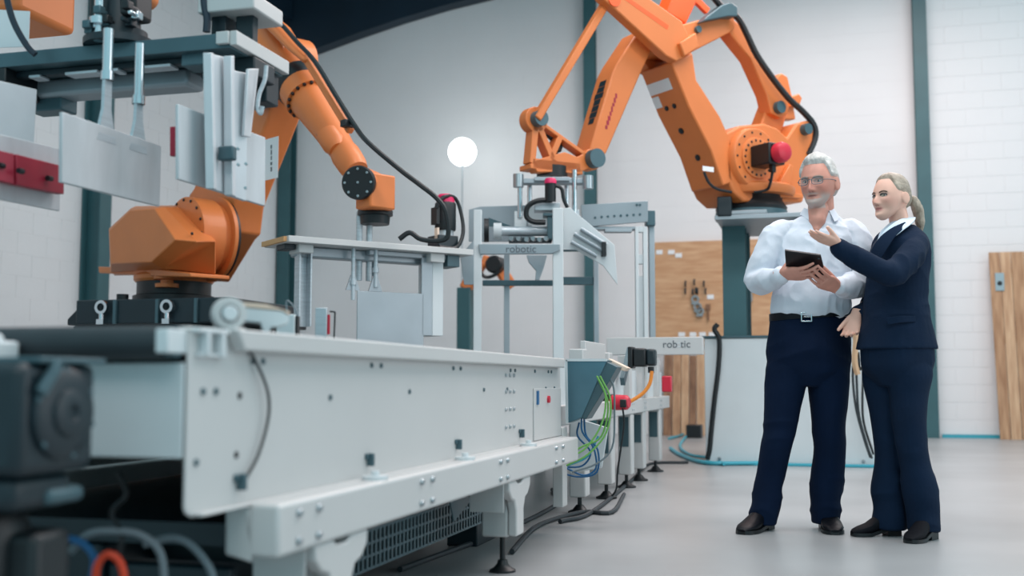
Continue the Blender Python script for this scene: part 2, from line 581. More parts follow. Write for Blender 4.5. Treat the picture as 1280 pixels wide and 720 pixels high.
# parts standing on the conveyor frame
fb = thing('bearing_block', 'round white bearing block standing on the near end of the conveyor rail', 'bearing', (-1.268, 2.21, 0.829))
c = Vector((-1.268, 2.21, 0.868))
obj('housing', MB().lathe(c + Vector((0.03, -0.02, 0)), (-.6, .8, 0), [(0, .02), (0, .036), (.035, .038), (.035, .02), (0, .02)], 28, cap=False).box((c.x, c.y, 0.8335), (0.09, 0.05, 0.009)), 'white', fb, 0.002)
obj('shaft_end', MB().lathe(c + Vector((0.035, -0.027, 0)), (-.6, .8, 0), [(0, .014), (0.004, .017), (.05, .0195)], 20), 'offwhite', fb)
ts = thing('tensioner_bracket', 'grey arched bracket with a peach top next to the round bearing block', 'bracket', (-1.31, 2.42, 0.829))
q = [(-.07, 0), (-.07, .045), (-.062, .07), (.07, .06), (.085, .05), (.085, .03), (.06, .02), (.045, .02), (.04, 0), (.028, 0), (.02, .03), (-.04, .035), (-.052, .02), (-.055, 0)]
TM = Matrix.Translation((-1.31, 2.42, 0.829)) @ Matrix.Rotation(R(30), 4, 'Z')
mb = MB().xz(q, -.025, .025)
mb.v = [TM @ p for p in mb.v]
obj('body', mb, 'offwhite', ts, 0.003)
mb = MB().xz([(-.072, .066), (-.05, .08), (.03, .075), (.088, .058), (.088, .051), (.07, .061), (-.062, .071)], -.028, .028)
mb.v = [TM @ p for p in mb.v]
obj('cover', mb, 'peach', ts, 0.002)
jb = thing('junction_box', 'small grey junction box with two dark sockets, on the conveyor behind the bracket', 'junction box', (-1.653,3.278,0.892))
x, y, z = (-1.653,3.278,0.892)
JM = Matrix.Translation((x, y, 0.831)) @ Matrix.Rotation(R(15.3), 4, 'Z')
WM[jb] = Matrix.Translation((x, y, 0.831)); jb.location = (x, y, 0.831)
mb = MB().bx(-.03, .028, 0, .06, 0, .105); mb.v = [JM @ p for p in mb.v]
obj('box', mb, 'offwhite', jb, 0.003)
mb = MB().bx(.029, .036, .01, .05, -.0, .1); mb.v = [JM @ p for p in mb.v]
obj('connector_strip', mb, 'black', jb)
for dx in (-.012, .008):
    mb = MB().cyl((dx, -.006, .03), (dx, 0.001, .03), .006, n=12); mb.v = [JM @ p for p in mb.v]
    obj('socket', mb, 'black', jb)
mb = MB().tube([(.0, .03, .1), (-.005, .03, .15), (.02, .03, .13), (.032, .03, .095)], .003); mb.v = [JM @ p for p in mb.v]
obj('cable', mb, 'grey_cable', jb)
rs = thing('light_barrier', 'upright sensor bracket with a red strip and a dark wire frame, on the conveyor edge', 'sensor', (0, 0, 0))
x, y, z = (-1.707,3.678,0.905)
rs.location = (x, y, 0.829); WM[rs] = Matrix.Translation((x, y, 0.829))
JM = Matrix.Translation((x, y, 0.829)) @ Matrix.Rotation(R(15.3), 4, 'Z')
mb = MB().bx(-.03, .012, 0, .03, 0, .155); mb.v = [JM @ p for p in mb.v]
obj('bracket', mb, 'alu', rs, 0.003)
mb = MB().bx(.013, .021, .005, .02, .06, .13); mb.v = [JM @ p for p in mb.v]
obj('red_strip', mb, 'red', rs)
mb = MB()
mb.tube([(.014, .012, .003), (.036, .012, .003)], .003, sub=1).tube([(.036, .012, .003), (.039, .012, .14)], .003, sub=1).tube([(.039, .012, .14), (.02, .012, .142)], .003, sub=1)
mb.v = [JM @ p for p in mb.v]
obj('wire_frame', mb, 'black', rs)

# ------------------------------------------------------------------ gear motor at the near end of the conveyor
gm = thing('gear_motor', 'dark gear motor with round end cover at the near conveyor end, lower left', 'motor', (-1.4, 1.68, 0.0))
h = MB().bx(-1.55, -1.28, 1.585, 1.79, 0.56, 0.752).bx(-1.5, -1.3, 1.6, 1.76, 0.5, 0.56)
obj('housing', h, 'darkteal', gm, 0.02, seg=3)
gcx, gcy, gcz = -1.28, 1.69, 0.665
obj('end_cover', MB().lathe((gcx, gcy, gcz), (1, 0, 0), [(-.01, .08), (.008, .08), (.014, .072), (.016, .042), (.022, .04), (.026, .03), (.026, .016), (.02, .012)], 32), 'darkteal', gm)
obj('mounting_rail', MB().bx(-1.5, -1.27, 1.62, 1.8, 0.7521, 0.762).bar((-1.265, 1.615, .70), (-1.265, 1.66, .752), .012, .02), 'greysteel', gm, 0.002)
bolts(gm, 'cover_bolt', [(gcx + .008, gcy + .075 * math.cos(a), gcz + .075 * math.sin(a)) for a in (0.5, 1.6, 2.8, 3.9, 5.0, 6.0)], (1, 0, 0), 0.006, 0.005, 'greysteel')
obj('motor_body', MB().lathe((-1.45, 1.68, 0.36), (0, 0, 1), [(0, .09), (.01, .1), (.1, .1), (.14, .08)], 24), 'black', gm, 0.01)
obj('terminal_box', MB().bx(-1.36, -1.29, 1.68, 1.78, 0.505, 0.535), 'greysteel', gm, 0.012)
obj('gearbox_foot', MB().bx(-1.46, -1.3, 1.66, 1.76, 0.0, 0.46), 'black', gm, 0.015)
eb = lone('end_bearing', MB().bx(-1.64, -1.54, 1.82, 1.9, 0.75, 0.8).cyl((-1.62, 1.86, .8), (-1.555, 1.86, .8), .016), 'offwhite', 'grey bearing bracket above the dark gear motor, at the left picture edge', 'bearing', None, 0.006)
cabs = [('black', [(-1.394,2.027,0.535),(-1.379,2.035,0.489),(-1.408,2.03,0.453),(-1.39,2.039,0.407),(-1.395,2.042,0.355),(-1.379,2.049,0.329),(-1.356,2.058,0.298)], 'thin black cable looping under the near conveyor end'),
        ('red_cable', [(-1.415,1.989,0.307),(-1.408,1.987,0.353),(-1.389,1.99,0.374),(-1.37,1.996,0.366),(-1.36,2.001,0.344),(-1.356,2.005,0.307)], 'orange-red cable end under the near conveyor end'),
        ('grey_cable', [(-1.492,2.014,0.371),(-1.457,2.021,0.407),(-1.409,2.033,0.414),(-1.354,2.049,0.407),(-1.315,2.063,0.371),(-1.307,2.071,0.298)], 'grey hose arching over the orange-red cable at lower left'),
        ('grey_cable', [(-1.376,2.098,0.38),(-1.319,2.112,0.394),(-1.279,2.124,0.377),(-1.244,2.138,0.33),(-1.235,2.144,0.288)], 'grey hose bending down left of the first conveyor leg'),
        ('blue_cable', [(-1.491,1.991,0.404),(-1.454,2.002,0.391),(-1.433,2.011,0.358),(-1.443,2.013,0.301)], 'dark blue cable left of the orange-red cable at lower left')]
for i, (m, p, l) in enumerate(cabs):
    lone('cable', MB().tube(p, .008 if i else .005), m, l, 'cable', 'cables under the near conveyor end')

# ------------------------------------------------------------------ second conveyor section with its row of legs
c2 = thing('transfer_conveyor', 'second light grey conveyor section with a row of square legs, beyond the wired steel box', 'conveyor', (-1.7, 7.7, 0))
obj('side_beam', MB().bx(-1.36, -1.24, 5.42, 9.6, 0.5, 0.6), 'white', c2, 0.006)
obj('side_beam', MB().bx(-2.3, -2.2, 5.42, 9.6, 0.5, 0.6), 'white', c2, 0.006)
obj('side_guard', MB().bx(-1.3, -1.294, 5.6, 9.5, 0.6, 0.8), 'offwhite', c2)
obj('bed', MB().bx(-2.2, -1.36, 5.35, 9.6, 0.6, 0.76), 'darkteal', c2, 0.004)
for y in (6.05, 6.85, 7.6, 8.15, 9.0):
    l = obj('leg', MB().bx(-1.335, -1.245, y, y + 0.13, 0.09, 0.5), 'white', c2, 0.008)
    f = MB().cyl((-1.29, y + .065, .03), (-1.29, y + .065, .09), .012, n=8)
    f.lathe((-1.29, y + .065, 0), (0, 0, 1), [(0, .065), (.01, .065), (.02, .04), (.045, .02)], 18)
    obj('foot', f, 'black', l)
    obj('recess', MB().bx(-1.325, -1.262, y - 0.004, y, 0.28, 0.48), 'greysteel', l)
    p = obj('upright', MB().bx(-1.335, -1.255, y + .01, y + 0.12, 0.6, 0.9), 'white', c2, 0.006)
    bolts(c2, 'upright_bolt', [(-1.245, y + .03, .53), (-1.245, y + .1, .53), (-1.245, y + .03, .57), (-1.245, y + .1, .57)], (1, 0, 0), .01, .008)
    l2 = obj('leg', MB().bx(-2.29, -2.21, y, y + 0.13, 0.0, 0.5), 'white', c2, 0.008)
for i in range(22):
    y = 5.5 + i * 0.18
    obj('roller', MB().cyl((-2.19, y, .79), (-1.37, y, .79), .03, n=12), 'alu', c2)
obj('panel', MB().bx(-1.30, -1.27, 6.2, 6.8, 0.62, .95), 'white', c2, 0.004)
obj('brace', MB().bar((-1.25, 7.3, .72), (-1.25, 7.6, .93), .03, .06), 'greysteel', c2)
nb = [(-1.271,1.054),(-0.816,1.044),(-0.818,0.916),(-1.272,0.919)]
na = thing('outrigger_beam', 'white cross beam with dark lettering, reaching out from the conveyor in front of the planks', 'beam', (nb[0][0], 8.2, 0.9))
obj('beam', MB().bx(nb[0][0] - 0.25, nb[1][0], 8.2, 8.3, nb[2][1], nb[1][1]), 'white', na, 0.004)
obj('post', MB().bx(-1.345, -1.25, 8.31, 8.42, 0.6, nb[1][1]), 'white', na, 0.006)
tx = (-1.001,0.99)
text('lettering', 'rob', 0.076, Matrix.Translation((tx[0] - .05, 8.198, tx[1])) @ Matrix.Rotation(R(90), 4, 'X'), 'ink', na)
text('lettering', 'tic', 0.076, Matrix.Translation((tx[0] + .062, 8.198, tx[1])) @ Matrix.Rotation(R(90), 4, 'X'), 'ink', na)
obj('pale_letter', MB().ring((tx[0] + .012, 8.199, tx[1] - .003), (0, -1, 0), .018, .012, .001, 20), 'offwhite', na)
rb = thing('emergency_stop', 'red switch box beside the planks, below the lettered beam', 'switch', (-1.16, 8.08, .88))
obj('mount', MB().bx(-1.254, -1.12, 8.121, 8.16, .84, .88), 'white', rb)
obj('box', MB().bx(*(-1.095,-1.027), 8.05, 8.12, *(0.646,0.76)), 'red', rb, .008)
mt = thing('servo_motor', 'black servo motor mounted under the lettered cross beam', 'motor', (-1.114,7.277,0.876))
x, y, z = (-1.114,7.277,0.876)
obj('flange', MB().bx(x - .085, x - .055, y - .07, y + .07, z - .07, z + .07), 'black', mt, .006)
obj('body', MB().bx(x - .055, x + .03, y - .06, y + .06, z - .06, z + .06), 'black', mt, .012)
obj('rear_cap', MB().bx(x + .03, x + .09, y - .05, y + .05, z - .055, z + .055), 'darkteal', mt, .015)
obj('connector', MB().cyl((x + .06, y - .03, z - .06), (x + .06, y - .03, z - .1), .02, n=12), 'black', mt)
lone('cable', MB().tube([(-1.041,7.201,0.787),(-1.057,7.203,0.705),(-1.103,7.196,0.643),(-1.179,7.18,0.592)], .012), 'orange_cable', 'orange cable curving from the black servo motor to the red connector', 'cable')
x, y, z = (-1.182,6.866,0.592)
rc = thing('gripper_drive', 'red round drive cap with black connector on the conveyor side, end of the orange cable', 'motor', (x, y, z))
obj('cap', MB().lathe((x - .06, y, z), (1, -.25, 0), [(0, .03), (.0, .045), (.03, .048), (.1, .045), (.115, .03)], 20), 'red', rc)
obj('connector', MB().bx(x + .0, x + .04, y - .07, y - .03, z - .03, z + .02), 'black', rc, .006)
obj('lead', MB().tube([(-1.169,6.82,0.569),(-1.162,6.831,0.462),(-1.184,6.838,0.315),(-1.207,6.844,0.169),(-1.218,6.851,0.062),(-1.267,6.843,-0.002)], .006), 'black', rc)
obj('mount', MB().bx(x - .13, x - .06, y - .03, y + .12, z - .05, z + .05), 'black', rc, .006)

# ------------------------------------------------------------------ bent steel wiring box at the joint
wb = thing('wiring_box', 'slanted blue-grey steel wiring box at the far end of the near conveyor', 'box', (-1.2, 5.4, 0.5))
face = [(-1.194,0.825),(-0.992,0.824),(-1.043,0.716),(-1.119,0.546),(-1.191,0.518)]
obj('cover', MB().xz(face, 5.36, 5.5), 'stainless', wb, .003)
n = len(face)
rim = MB()
for i in range(n):
    if i in (1, 2, 3):
        continue
    a, b = face[i], face[(i + 1) % n]
    rim.bar((a[0], 5.358, a[1]), (b[0], 5.358, b[1]), .012, .012, (0, 1, 0))
obj('rim', rim, 'offwhite', wb)
ch = [(-1.007,0.821),(-0.944,0.79),(-0.996,0.701),(-1.1,0.537),(-1.128,0.545),(-1.051,0.716)]
obj('chute', MB().xz(ch, 5.37, 5.52), 'greysteel', wb, .003)
obj('flap', MB().xz([(-1.013,0.835),(-0.914,0.787),(-0.934,0.771),(-0.982,0.787)], 5.5, 5.6), 'peach', wb, .003)
obj('stand', MB().bx(-1.25, -1.2, 5.3, 5.4, 0.12, .5), 'white', wb, .004)
obj('back_plate', MB().xz([(-1.245,0.544),(-1.045,0.485),(-1.08,0.283),(-1.246,0.251)], 5.66, 5.68), 'offwhite', wb, .003)
GC = [('green_cable', "746,470 757,495 752,530 730,562 703,572", 'first green cable from the left'), ('green_cable', "750,470 763,500 758,540 735,568 708,582", 'second green cable'),
      ('green_cable', "748,474 760,505 752,545 728,558 700,574", 'middle green cable'), ('grey_cable', "752,468 766,480 768,520 765,560 745,580 715,590", 'grey cable, rightmost'),
      ('blue_cable', "727,522 728,540 742,560 745,585 730,594 708,585", 'inner blue cable'), ('blue_cable', "730,522 733,545 747,562 746,590 725,596 703,592", 'outer blue cable'),
      ('turquoise', "748,545 735,570 715,580 700,584", 'turquoise cable low in the bundle'), ('blue_cable', "724,528 722,545 738,565 728,582 704,584", 'short blue cable nearest the box edge')]
GP = [[(-1.028,5.283,0.747),(-0.99,5.301,0.651),(-1.011,5.307,0.518),(-1.095,5.295,0.396),(-1.195,5.27,0.358)],[(-1.019,5.316,0.747),(-0.973,5.339,0.632),(-0.995,5.346,0.479),(-1.083,5.331,0.372),(-1.184,5.308,0.318)],[(-1.033,5.345,0.732),(-0.99,5.367,0.612),(-1.024,5.371,0.458),(-1.114,5.351,0.408),(-1.22,5.327,0.346)],[(-1.023,5.377,0.755),(-0.971,5.395,0.708),(-0.967,5.41,0.553),(-0.982,5.419,0.399),(-1.059,5.405,0.321),(-1.172,5.377,0.282)],[(-1.127,5.398,0.545),(-1.125,5.404,0.475),(-1.074,5.425,0.397),(-1.065,5.436,0.299),(-1.122,5.423,0.264),(-1.204,5.398,0.299)],[(-1.122,5.43,0.544),(-1.113,5.441,0.454),(-1.061,5.461,0.387),(-1.067,5.469,0.278),(-1.147,5.449,0.254),(-1.23,5.425,0.27)],[(-1.062,5.486,0.452),(-1.113,5.481,0.354),(-1.19,5.463,0.315),(-1.248,5.448,0.299)],[(-1.158,5.485,0.518),(-1.167,5.489,0.451),(-1.107,5.512,0.372),(-1.147,5.507,0.304),(-1.239,5.482,0.297)]]
GL = ['pale green cable bowing furthest right below the steel box', 'green cable hanging lowest in the loop below the steel box', 'green cable ending highest at the left of the loop', 'grey cable arching around the green ones below the steel box',
      'blue cable of the inner loop below the steel box', 'blue cable of the outer loop below the steel box', 'turquoise cable crossing low below the steel box', 'short blue cable nearest the conveyor end']
for (m, _, _), p, l in zip(GC, GP, GL):
    lone('cable', MB().tube(p, .0048), m, l, 'cable', 'cables hanging below the steel wiring box')
FLP = [[(-1.547,4.041),(-1.512,4.506),(-1.469,5.077),(-1.466,6.009),(-1.521,6.637),(-1.717,7.257)],[(-1.255,4.576),(-1.349,5.286),(-1.343,5.676),(-1.256,6.066),(-1.109,6.107),(-1.207,7.071)],[(-1.289,5.622),(-1.214,6.078),(-1.325,8.112),(-1.433,9.716),(-1.136,9.997)]]
FLL = ['black cable running along the floor under the near conveyor', 'black cable winding round the feet of the second conveyor', 'black cable along the far feet of the second conveyor']
for p, l in zip(FLP, FLL):
    lone('cable', MB().tube([(a, b, .013) for a, b in p], .012), 'rubber', l, 'cable', 'cables on the floor along the conveyor')
vl = thing('valve_block', 'dark valve block with small brass fittings under the conveyor, near the floor', 'valve', (-1.5, 5.0, 0))
obj('block', MB().bx(-1.6, -1.46, 4.75, 5.2, 0.0, .3), 'darkteal', vl, .006)
for i, (dy, dz) in enumerate(((0, .1), (.1, .16), (.03, .22), (.2, .07), (.22, .18))):
    obj('fitting', MB().cyl((-1.46, 4.85 + dy, dz), (-1.41, 4.85 + dy, dz), .014, n=10), 'peach', vl)

# ------------------------------------------------------------------ palletizing robot on the right, on its white plinth
def disc(mb, c, r, y0, y1, n=24):
    """cylinder across the arm plane at (x, z)"""
    return mb.cyl((c[0], y0, c[1]), (c[0], y1, c[1]), r, n=n)


def dot_row(parent, name, p0, p1, k, size, face_y, m, seedv):
    """short printed marks, too small to read"""
    rnd = random.Random(seedv)
    mb = MB()
    for i in range(k):
        t = (i + 0.5) / k
        x, z = p0[0] + (p1[0] - p0[0]) * t, p0[1] + (p1[1] - p0[1]) * t
        a, b = size * rnd.uniform(.3, .5), size * rnd.uniform(.5, .9)
        mb.bx(x - a, x + a, face_y - .001, face_y + .001, z - b, z + b)
    return obj(name, mb, m, parent, local=True)


RBX, RBY, RBA = -0.55, 9.95, -132.7
pal = thing('palletizing_robot', 'large orange palletizing robot with linked rods, behind the two people', 'robot', (RBX, RBY, 2.2), RBA)
ZB = 2.2


def L(poly, dz=-ZB):
    return [(a, b + dz) for a, b in poly]


def LP(p):
    return (p[0], p[1] - ZB)


base = MB().lathe((0, 0, 0.0), (0, 0, 1), [(0, .3), (.03, .31), (.09, .27), (.13, .27)], 32)
obj('base', base, 'black', pal, local=True)
body = L([(0.412,2.712),(0.469,2.562),(0.463,2.433),(0.393,2.317),(0.276,2.245),(-0.433,2.298),(-0.487,2.432),(-0.463,2.609),(-0.571,2.852),(-0.595,2.986),(-0.516,3.049),(-0.375,3.002),(-0.253,2.858),(-0.138,2.93),(0.025,2.953),(0.307,2.897),(0.491,2.799)])
obj('carousel', MB().xz(body, -.28, .2), 'orange', pal, .02, local=True, seg=3)
obj('skirt', MB().lathe((0, 0, .13), (0, 0, 1), [(0, .36), (.03, .38), (.07, .38), (.09, .34)], 32), 'orange', pal, local=True)
ctr = LP((0.176,2.619))
obj('gear_flange', MB().lathe((ctr[0], .2, ctr[1]), (0, 1, 0), [(0, .27), (.05, .26), (.06, .25), (.06, .18), (.075, .175), (.08, .15), (.08, .12)], 40), 'orange', pal, local=True)
RW = WM[pal]
bolts(pal, 'flange_bolt', [RW @ Vector((ctr[0] + .222 * math.cos(a), .258, ctr[1] + .222 * math.sin(a))) for a in [i * math.pi / 7 for i in range(14)]], RW.to_3x3() @ Vector((0, 1, 0)), .011, .006, 'black', 8)
bolts(pal, 'gear_bolt', [RW @ Vector((ctr[0] + .15 * math.cos(a), .278, ctr[1] + .15 * math.sin(a))) for a in [i * math.pi / 9 for i in range(18)]], RW.to_3x3() @ Vector((0, 1, 0)), .011, .006, 'black', 8)
motor = obj('motor', MB().bx(ctr[0] - .09, ctr[0] + .09, .27, .5, ctr[1] - .09, ctr[1] + .09), 'black', pal, .012, local=True)
obj('motor_cap', MB().lathe((ctr[0], .5, ctr[1]), (0, 1, 0), [(0, .06), (.01, .085), (.06, .088), (.09, .075), (.105, .045)], 24), 'red', motor, local=True)
obj('motor_plug', MB().bx(ctr[0] - .02, ctr[0] + .02, .42, .46, ctr[1] - .15, ctr[1] - .09), 'black', motor, local=True)
obj('motor_cable', MB().tube([(ctr[0], .44, ctr[1] - .15), (ctr[0] - .01, .4, ctr[1] - .24), (ctr[0] - .03, .34, ctr[1] - .28), (ctr[0] + .05, .27, ctr[1] - .3)], .012), 'black', motor, local=True)
arm = L([(1.059,3.339),(0.825,3.45),(0.785,3.224),(0.533,2.952),(0.428,2.779),(0.4,2.398),(0.51,2.36),(0.638,2.646),(0.876,2.989)])
ua = obj('upper_arm', MB().xz(arm, -.2, .2), 'orange', pal, .015, local=True, seg=3)
fr = L([(1.059,3.339),(0.876,2.989),(0.638,2.646),(0.51,2.36)])
for t, yy, s in ((.30, -.06, .022), (.30, .04, .022), (.48, -.02, .028), (.70, .02, .028)):
    k = t * 3
    i = int(k)
    p = Vector(fr[i]).lerp(Vector(fr[i + 1]), k - i)
    d = (Vector(fr[i + 1]) - Vector(fr[i])).normalized()
    nrm = Vector((d.y, 0, -d.x))
    if nrm.x < 0: nrm = -nrm
    q = Vector((p.x, yy, p.y))
    obj('hole_plug', MB().lathe(q - nrm * .004, nrm, [(0, s), (.01, s), (.012, s * .7)], 16), 'black', ua, local=True)
lab = MB()
for (t, y0, y1) in ((.14, -.19, .1), (.24, -.19, -.1)):
    k = t * 3; i = int(k)
    p = Vector(fr[i]).lerp(Vector(fr[i + 1]), k - i)
    d = (Vector(fr[i + 1]) - Vector(fr[i])).normalized()
    nrm = Vector((d.y, 0, -d.x))
    if nrm.x < 0: nrm = -nrm
    a, b = p - d * .05, p + d * .05
    n2 = Vector((nrm.x, nrm.z)) * .002
    lab.add([(a.x + n2.x, y0, a.y + n2.y), (a.x + n2.x, y1, a.y + n2.y), (b.x + n2.x, y1, b.y + n2.y), (b.x + n2.x, y0, b.y + n2.y)], [(0, 1, 2, 3)])
obj('label', lab, 'paper', ua, local=True)
fore = L([(1.327,3.569),(1.535,3.284),(1.584,3.197),(1.81,2.56),(1.811,2.496),(1.764,2.456),(1.694,2.476),(1.646,2.539),(1.29,3.241),(1.187,3.431),(0.861,3.442),(0.806,3.588),(0.909,3.722),(1.116,3.686)])
fa = obj('forearm', MB().xz(fore, -.12, .1), 'orange', pal, .015, local=True, seg=3)
dot_row(fa, 'lettering', *L([(1.545,3.026),(1.66,2.719)]), 8, .026, .101, 'crimson', 3)
fe = L([(1.584,3.197),(1.81,2.56)])
e0, e1 = Vector(fe[0]), Vector(fe[1])
ed_ = (e1 - e0).normalized()
en = Vector((ed_.y, -ed_.x))
if en.x < 0: en = -en
mk = MB()
rnd = random.Random(11)
for i in range(7):
    c = e0.lerp(e1, .12 + i * .085) + en * .002
    a, w_ = .026, rnd.uniform(.03, .06)
    p, q = c - ed_ * a, c + ed_ * a
    mk.add([(p.x, -w_, p.y), (p.x, w_, p.y), (q.x, w_, q.y), (q.x, -w_, q.y)], [(0, 1, 2, 3)])
obj('edge_lettering', mk, 'darkteal', fa, local=True)
elb = LP((0.938,3.498))
obj('elbow_joint', disc(disc(MB(), elb, .17, -.26, -.12, 28), elb, .14, .1, .16, 28), 'orange', pal, .008, local=True)
link = L([(1.856,3.857),(1.802,3.719),(1.709,3.671),(1.16,3.357),(1.051,3.328),(0.956,3.383),(0.893,3.521),(0.985,3.674),(1.369,3.819),(1.579,3.91)])
tl = obj('knee_link', MB().xz(link, .16, .26), 'orange', pal, .012, local=True, seg=3)
obj('groove', MB().xz(L([(1.668,3.78),(1.604,3.792),(1.131,3.613),(1.148,3.576)]), .2595, .2615), 'shaded_orange', tl, local=True)  # thin strip on the link face; its shaded tone stands for the slot
obj('knee_block', MB().xz(L([(1.048,3.473),(0.875,3.589),(0.842,3.472),(0.999,3.367)]), .1, .3), 'orange', tl, .01, local=True)
obj('back_arm', MB().xz(L([(0.909,3.688),(0.385,3.891),(0.293,3.886),(0.286,3.773),(0.343,3.721),(0.772,3.483),(0.895,3.491)]), -.08, .14), 'orange', pal, .012, local=True, seg=3)
pv = LP((0.724,3.678))
obj('pivot_pin', disc(MB(), pv, .03, .13, .17, 16), 'greysteel', pal, local=True)
obj('counter_link', MB().xz(L([(0.914,3.847),(0.768,4.142),(0.495,4.194),(0.59,3.975),(0.702,3.778)]), -.2, -.02), 'shaded_orange', pal, .012, local=True)
obj('strut', MB().xz(L([(0.556,4.17),(0.463,4.187),(0.24,4.053),(0.279,4.002)]), -.26, -.22), 'shaded_orange', pal, .004, local=True)
rod = L([(0.369,3.802),(0.293,3.857),(0.144,3.79),(0.015,3.632),(-0.154,3.42),(-0.356,3.223),(-0.362,3.108),(-0.262,3.051),(-0.145,3.08),(-0.091,3.245),(0.094,3.533),(0.315,3.711)])
obj('back_rod', MB().xz(rod, -.02, .12), 'orange', pal, .012, local=True, seg=3)
obj('back_rod', MB().xz(L([(-0.546,3.522),(-0.631,3.595),(-0.713,3.569),(-0.771,3.37),(-0.807,3.175),(-0.639,3.154)]), -.32, -.22), 'orange', pal, .012, local=True)
obj('rear_lug', MB().xz(L([(-0.698,3.364),(-0.793,3.408),(-0.834,3.368),(-0.801,3.302),(-0.685,3.271)]), -.24, -.16), 'orange', pal, .008, local=True)
pv = LP((-0.223,3.137))
obj('pivot_pin', disc(MB(), pv, .055, .1, .17, 20), 'greysteel', pal, local=True)
obj('rocker', MB().xz(L([(-0.199,3.227),(-0.358,3.264),(-0.436,3.186),(-0.308,2.893),(-0.168,2.819),(0.024,2.854),(-0.076,2.981)]), -.08, .06), 'orange', pal, .012, local=True)
pv = LP((-0.46,2.952))
obj('pivot_pin', disc(MB(), pv, .05, .2, .26, 20), 'greysteel', pal, local=True)
obj('brace_rib', MB().xz(L([(-0.073,2.4),(-0.233,2.613),(-0.272,2.596),(-0.197,2.363),(-0.382,2.358),(-0.371,2.322),(-0.051,2.308)]), .2, .25), 'orange', pal, .006, local=True)
obj('hose', MB().tube([(x_, .2, z_ - ZB) for x_, z_ in [(0.62,3.994),(0.477,3.895),(0.313,3.84),(0.204,3.703),(0.104,3.557),(-0.063,3.39),(-0.273,3.219),(-0.458,3.114),(-0.586,3.014),(-0.603,2.899),(-0.507,2.729)]], .028), 'black', pal, local=True)
obj('hose_clamp', MB().xz(L([(0.732,3.725),(0.696,3.773),(0.532,3.899),(0.421,3.947),(0.348,3.918),(0.35,3.833),(0.461,3.814)]), .14, .24), 'greysteel', pal, .01, local=True)
obj('base_cable', MB().tube([(x_, .3, z_ - ZB) for x_, z_ in [(0.81,2.43),(0.76,2.349),(0.673,2.303),(0.514,2.291)]], .012), 'black', pal, local=True)
obj('warning_label', MB().bx(*sorted([L([(0.737,2.505),(0.615,2.464)])[i][0] for i in (0, 1)]), .2, .203, *sorted([L([(0.737,2.505),(0.615,2.464)])[i][1] for i in (0, 1)])), 'paper', pal, local=True)
# rod and wrist of the palletizer
p0, p1 = L([(1.688,3.73),(2.354,2.705)])
obj('parallel_rod', MB().bar((p0[0], .15, p0[1]), (p1[0], .15, p1[1]), .06, .075, (0, 1, 0)), 'orange', pal, .01, local=True)
obj('rod_eye', disc(MB(), p0, .06, .14, .27, 18), 'shaded_orange', pal, local=True)
wr = MB()
w = L([(2.314,2.72),(1.788,2.466),(2.352,2.376),(1.904,2.384),(2.146,2.397),(2.092,2.61),(1.979,2.541),(2.101,2.389),(2.175,2.444),(2.337,2.526)])


def wbar(a, b, t, y0=.08, y1=.2):
    d = (Vector(b) - Vector(a)).normalized()
    n_ = Vector((-d.y, d.x)) * t / 2
    a, b = Vector(a), Vector(b)
    wr.xz([tuple(a + n_), tuple(a - n_), tuple(b - n_), tuple(b + n_)], y0, y1)


for yy in ((.0, .1),):
    wbar(w[0], w[1], .03, *yy)
    wbar(w[0], w[2], .055, *yy)
    wbar(w[0], w[4], .05, *yy)
    wbar(w[5], w[8], .05, *yy)
    wbar(w[2], w[3], .08, *yy)
    wr.xz(L([(2.366,2.386),(2.249,2.43),(2.055,2.495),(1.934,2.47),(1.81,2.534),(1.733,2.479),(1.765,2.418),(1.904,2.353),(2.308,2.312)]), *yy)
    disc(wr, w[0], .1, *yy)
    disc(wr, w[1], .085, *yy)
wr.bx(w[2][0] - .02, w[3][0] + .02, -.06, .1, w[3][1] - .05, w[3][1] - .01) if w[2][0] < w[3][0] else wr.bx(w[3][0] - .02, w[2][0] + .02, -.06, .1, w[3][1] - .05, w[3][1] - .01)
wrist = obj('wrist_frame', wr, 'orange', pal, .006, local=True)
obj('wrist_pin', disc(MB(), w[0], .062, .1, .17, 20), 'greysteel', wrist, local=True)
obj('wrist_pin', disc(MB(), w[1], .075, .1, .17, 20), 'greysteel', wrist, local=True)
obj('wrist_hose', MB().tube([(w[0][0] - .05, 0, w[0][1]), (w[4][0] - .1, .02, w[4][1] + .15), (w[4][0], 0, w[4][1] + .1), (w[3][0] - .1, .02, w[3][1] + .05)], .025), 'black', wrist, local=True)
fx, fz = LP((2.108,2.336))
obj('tool_flange', MB().cyl((fx, 0, fz - .03), (fx, 0, fz + .05), .12, n=28), 'black', pal, local=True)
FLB = WM[pal] @ Vector((fx, 0, fz - .03))

# stand and plinth under it
PL = [(-0.981,1.122),(0.467,1.106),(0.44,0.048),(-0.997,0.021)]
px0, px1, pzt = PL[0][0], PL[1][0], PL[0][1]
pl = thing('plinth', 'white steel plinth box under the large palletizing robot, behind the people', 'plinth', ((px0 + px1) / 2, 10.7, 0))
obj('box', MB().bx(px0, px1, 10.0, 11.5, 0.015, pzt - .02), 'offwhite', pl, .01)
obj('top_plate', MB().bx(px0 - .015, px1 + .015, 9.985, 11.52, pzt - .02, pzt), 'greysteel', pl, .004)
bolts(pl, 'anchor_bolt', [(px0 + .12 + .4 * i, 9.995, .05) for i in range(4)], (0, -1, 0), .015, .012)
obj('skirting', MB().bx(px0 - .02, px1 + .05, 9.93, 9.985, 0.0, 0.025), 'turquoise', pl, .005)
st = thing('robot_stand', 'dark teal steel stand between the plinth and the palletizing robot', 'stand', (RBX, RBY + .3, pzt))
cl = [(-0.815,1.762),(-0.613,1.757),(-0.221,1.746),(-0.045,1.741)]
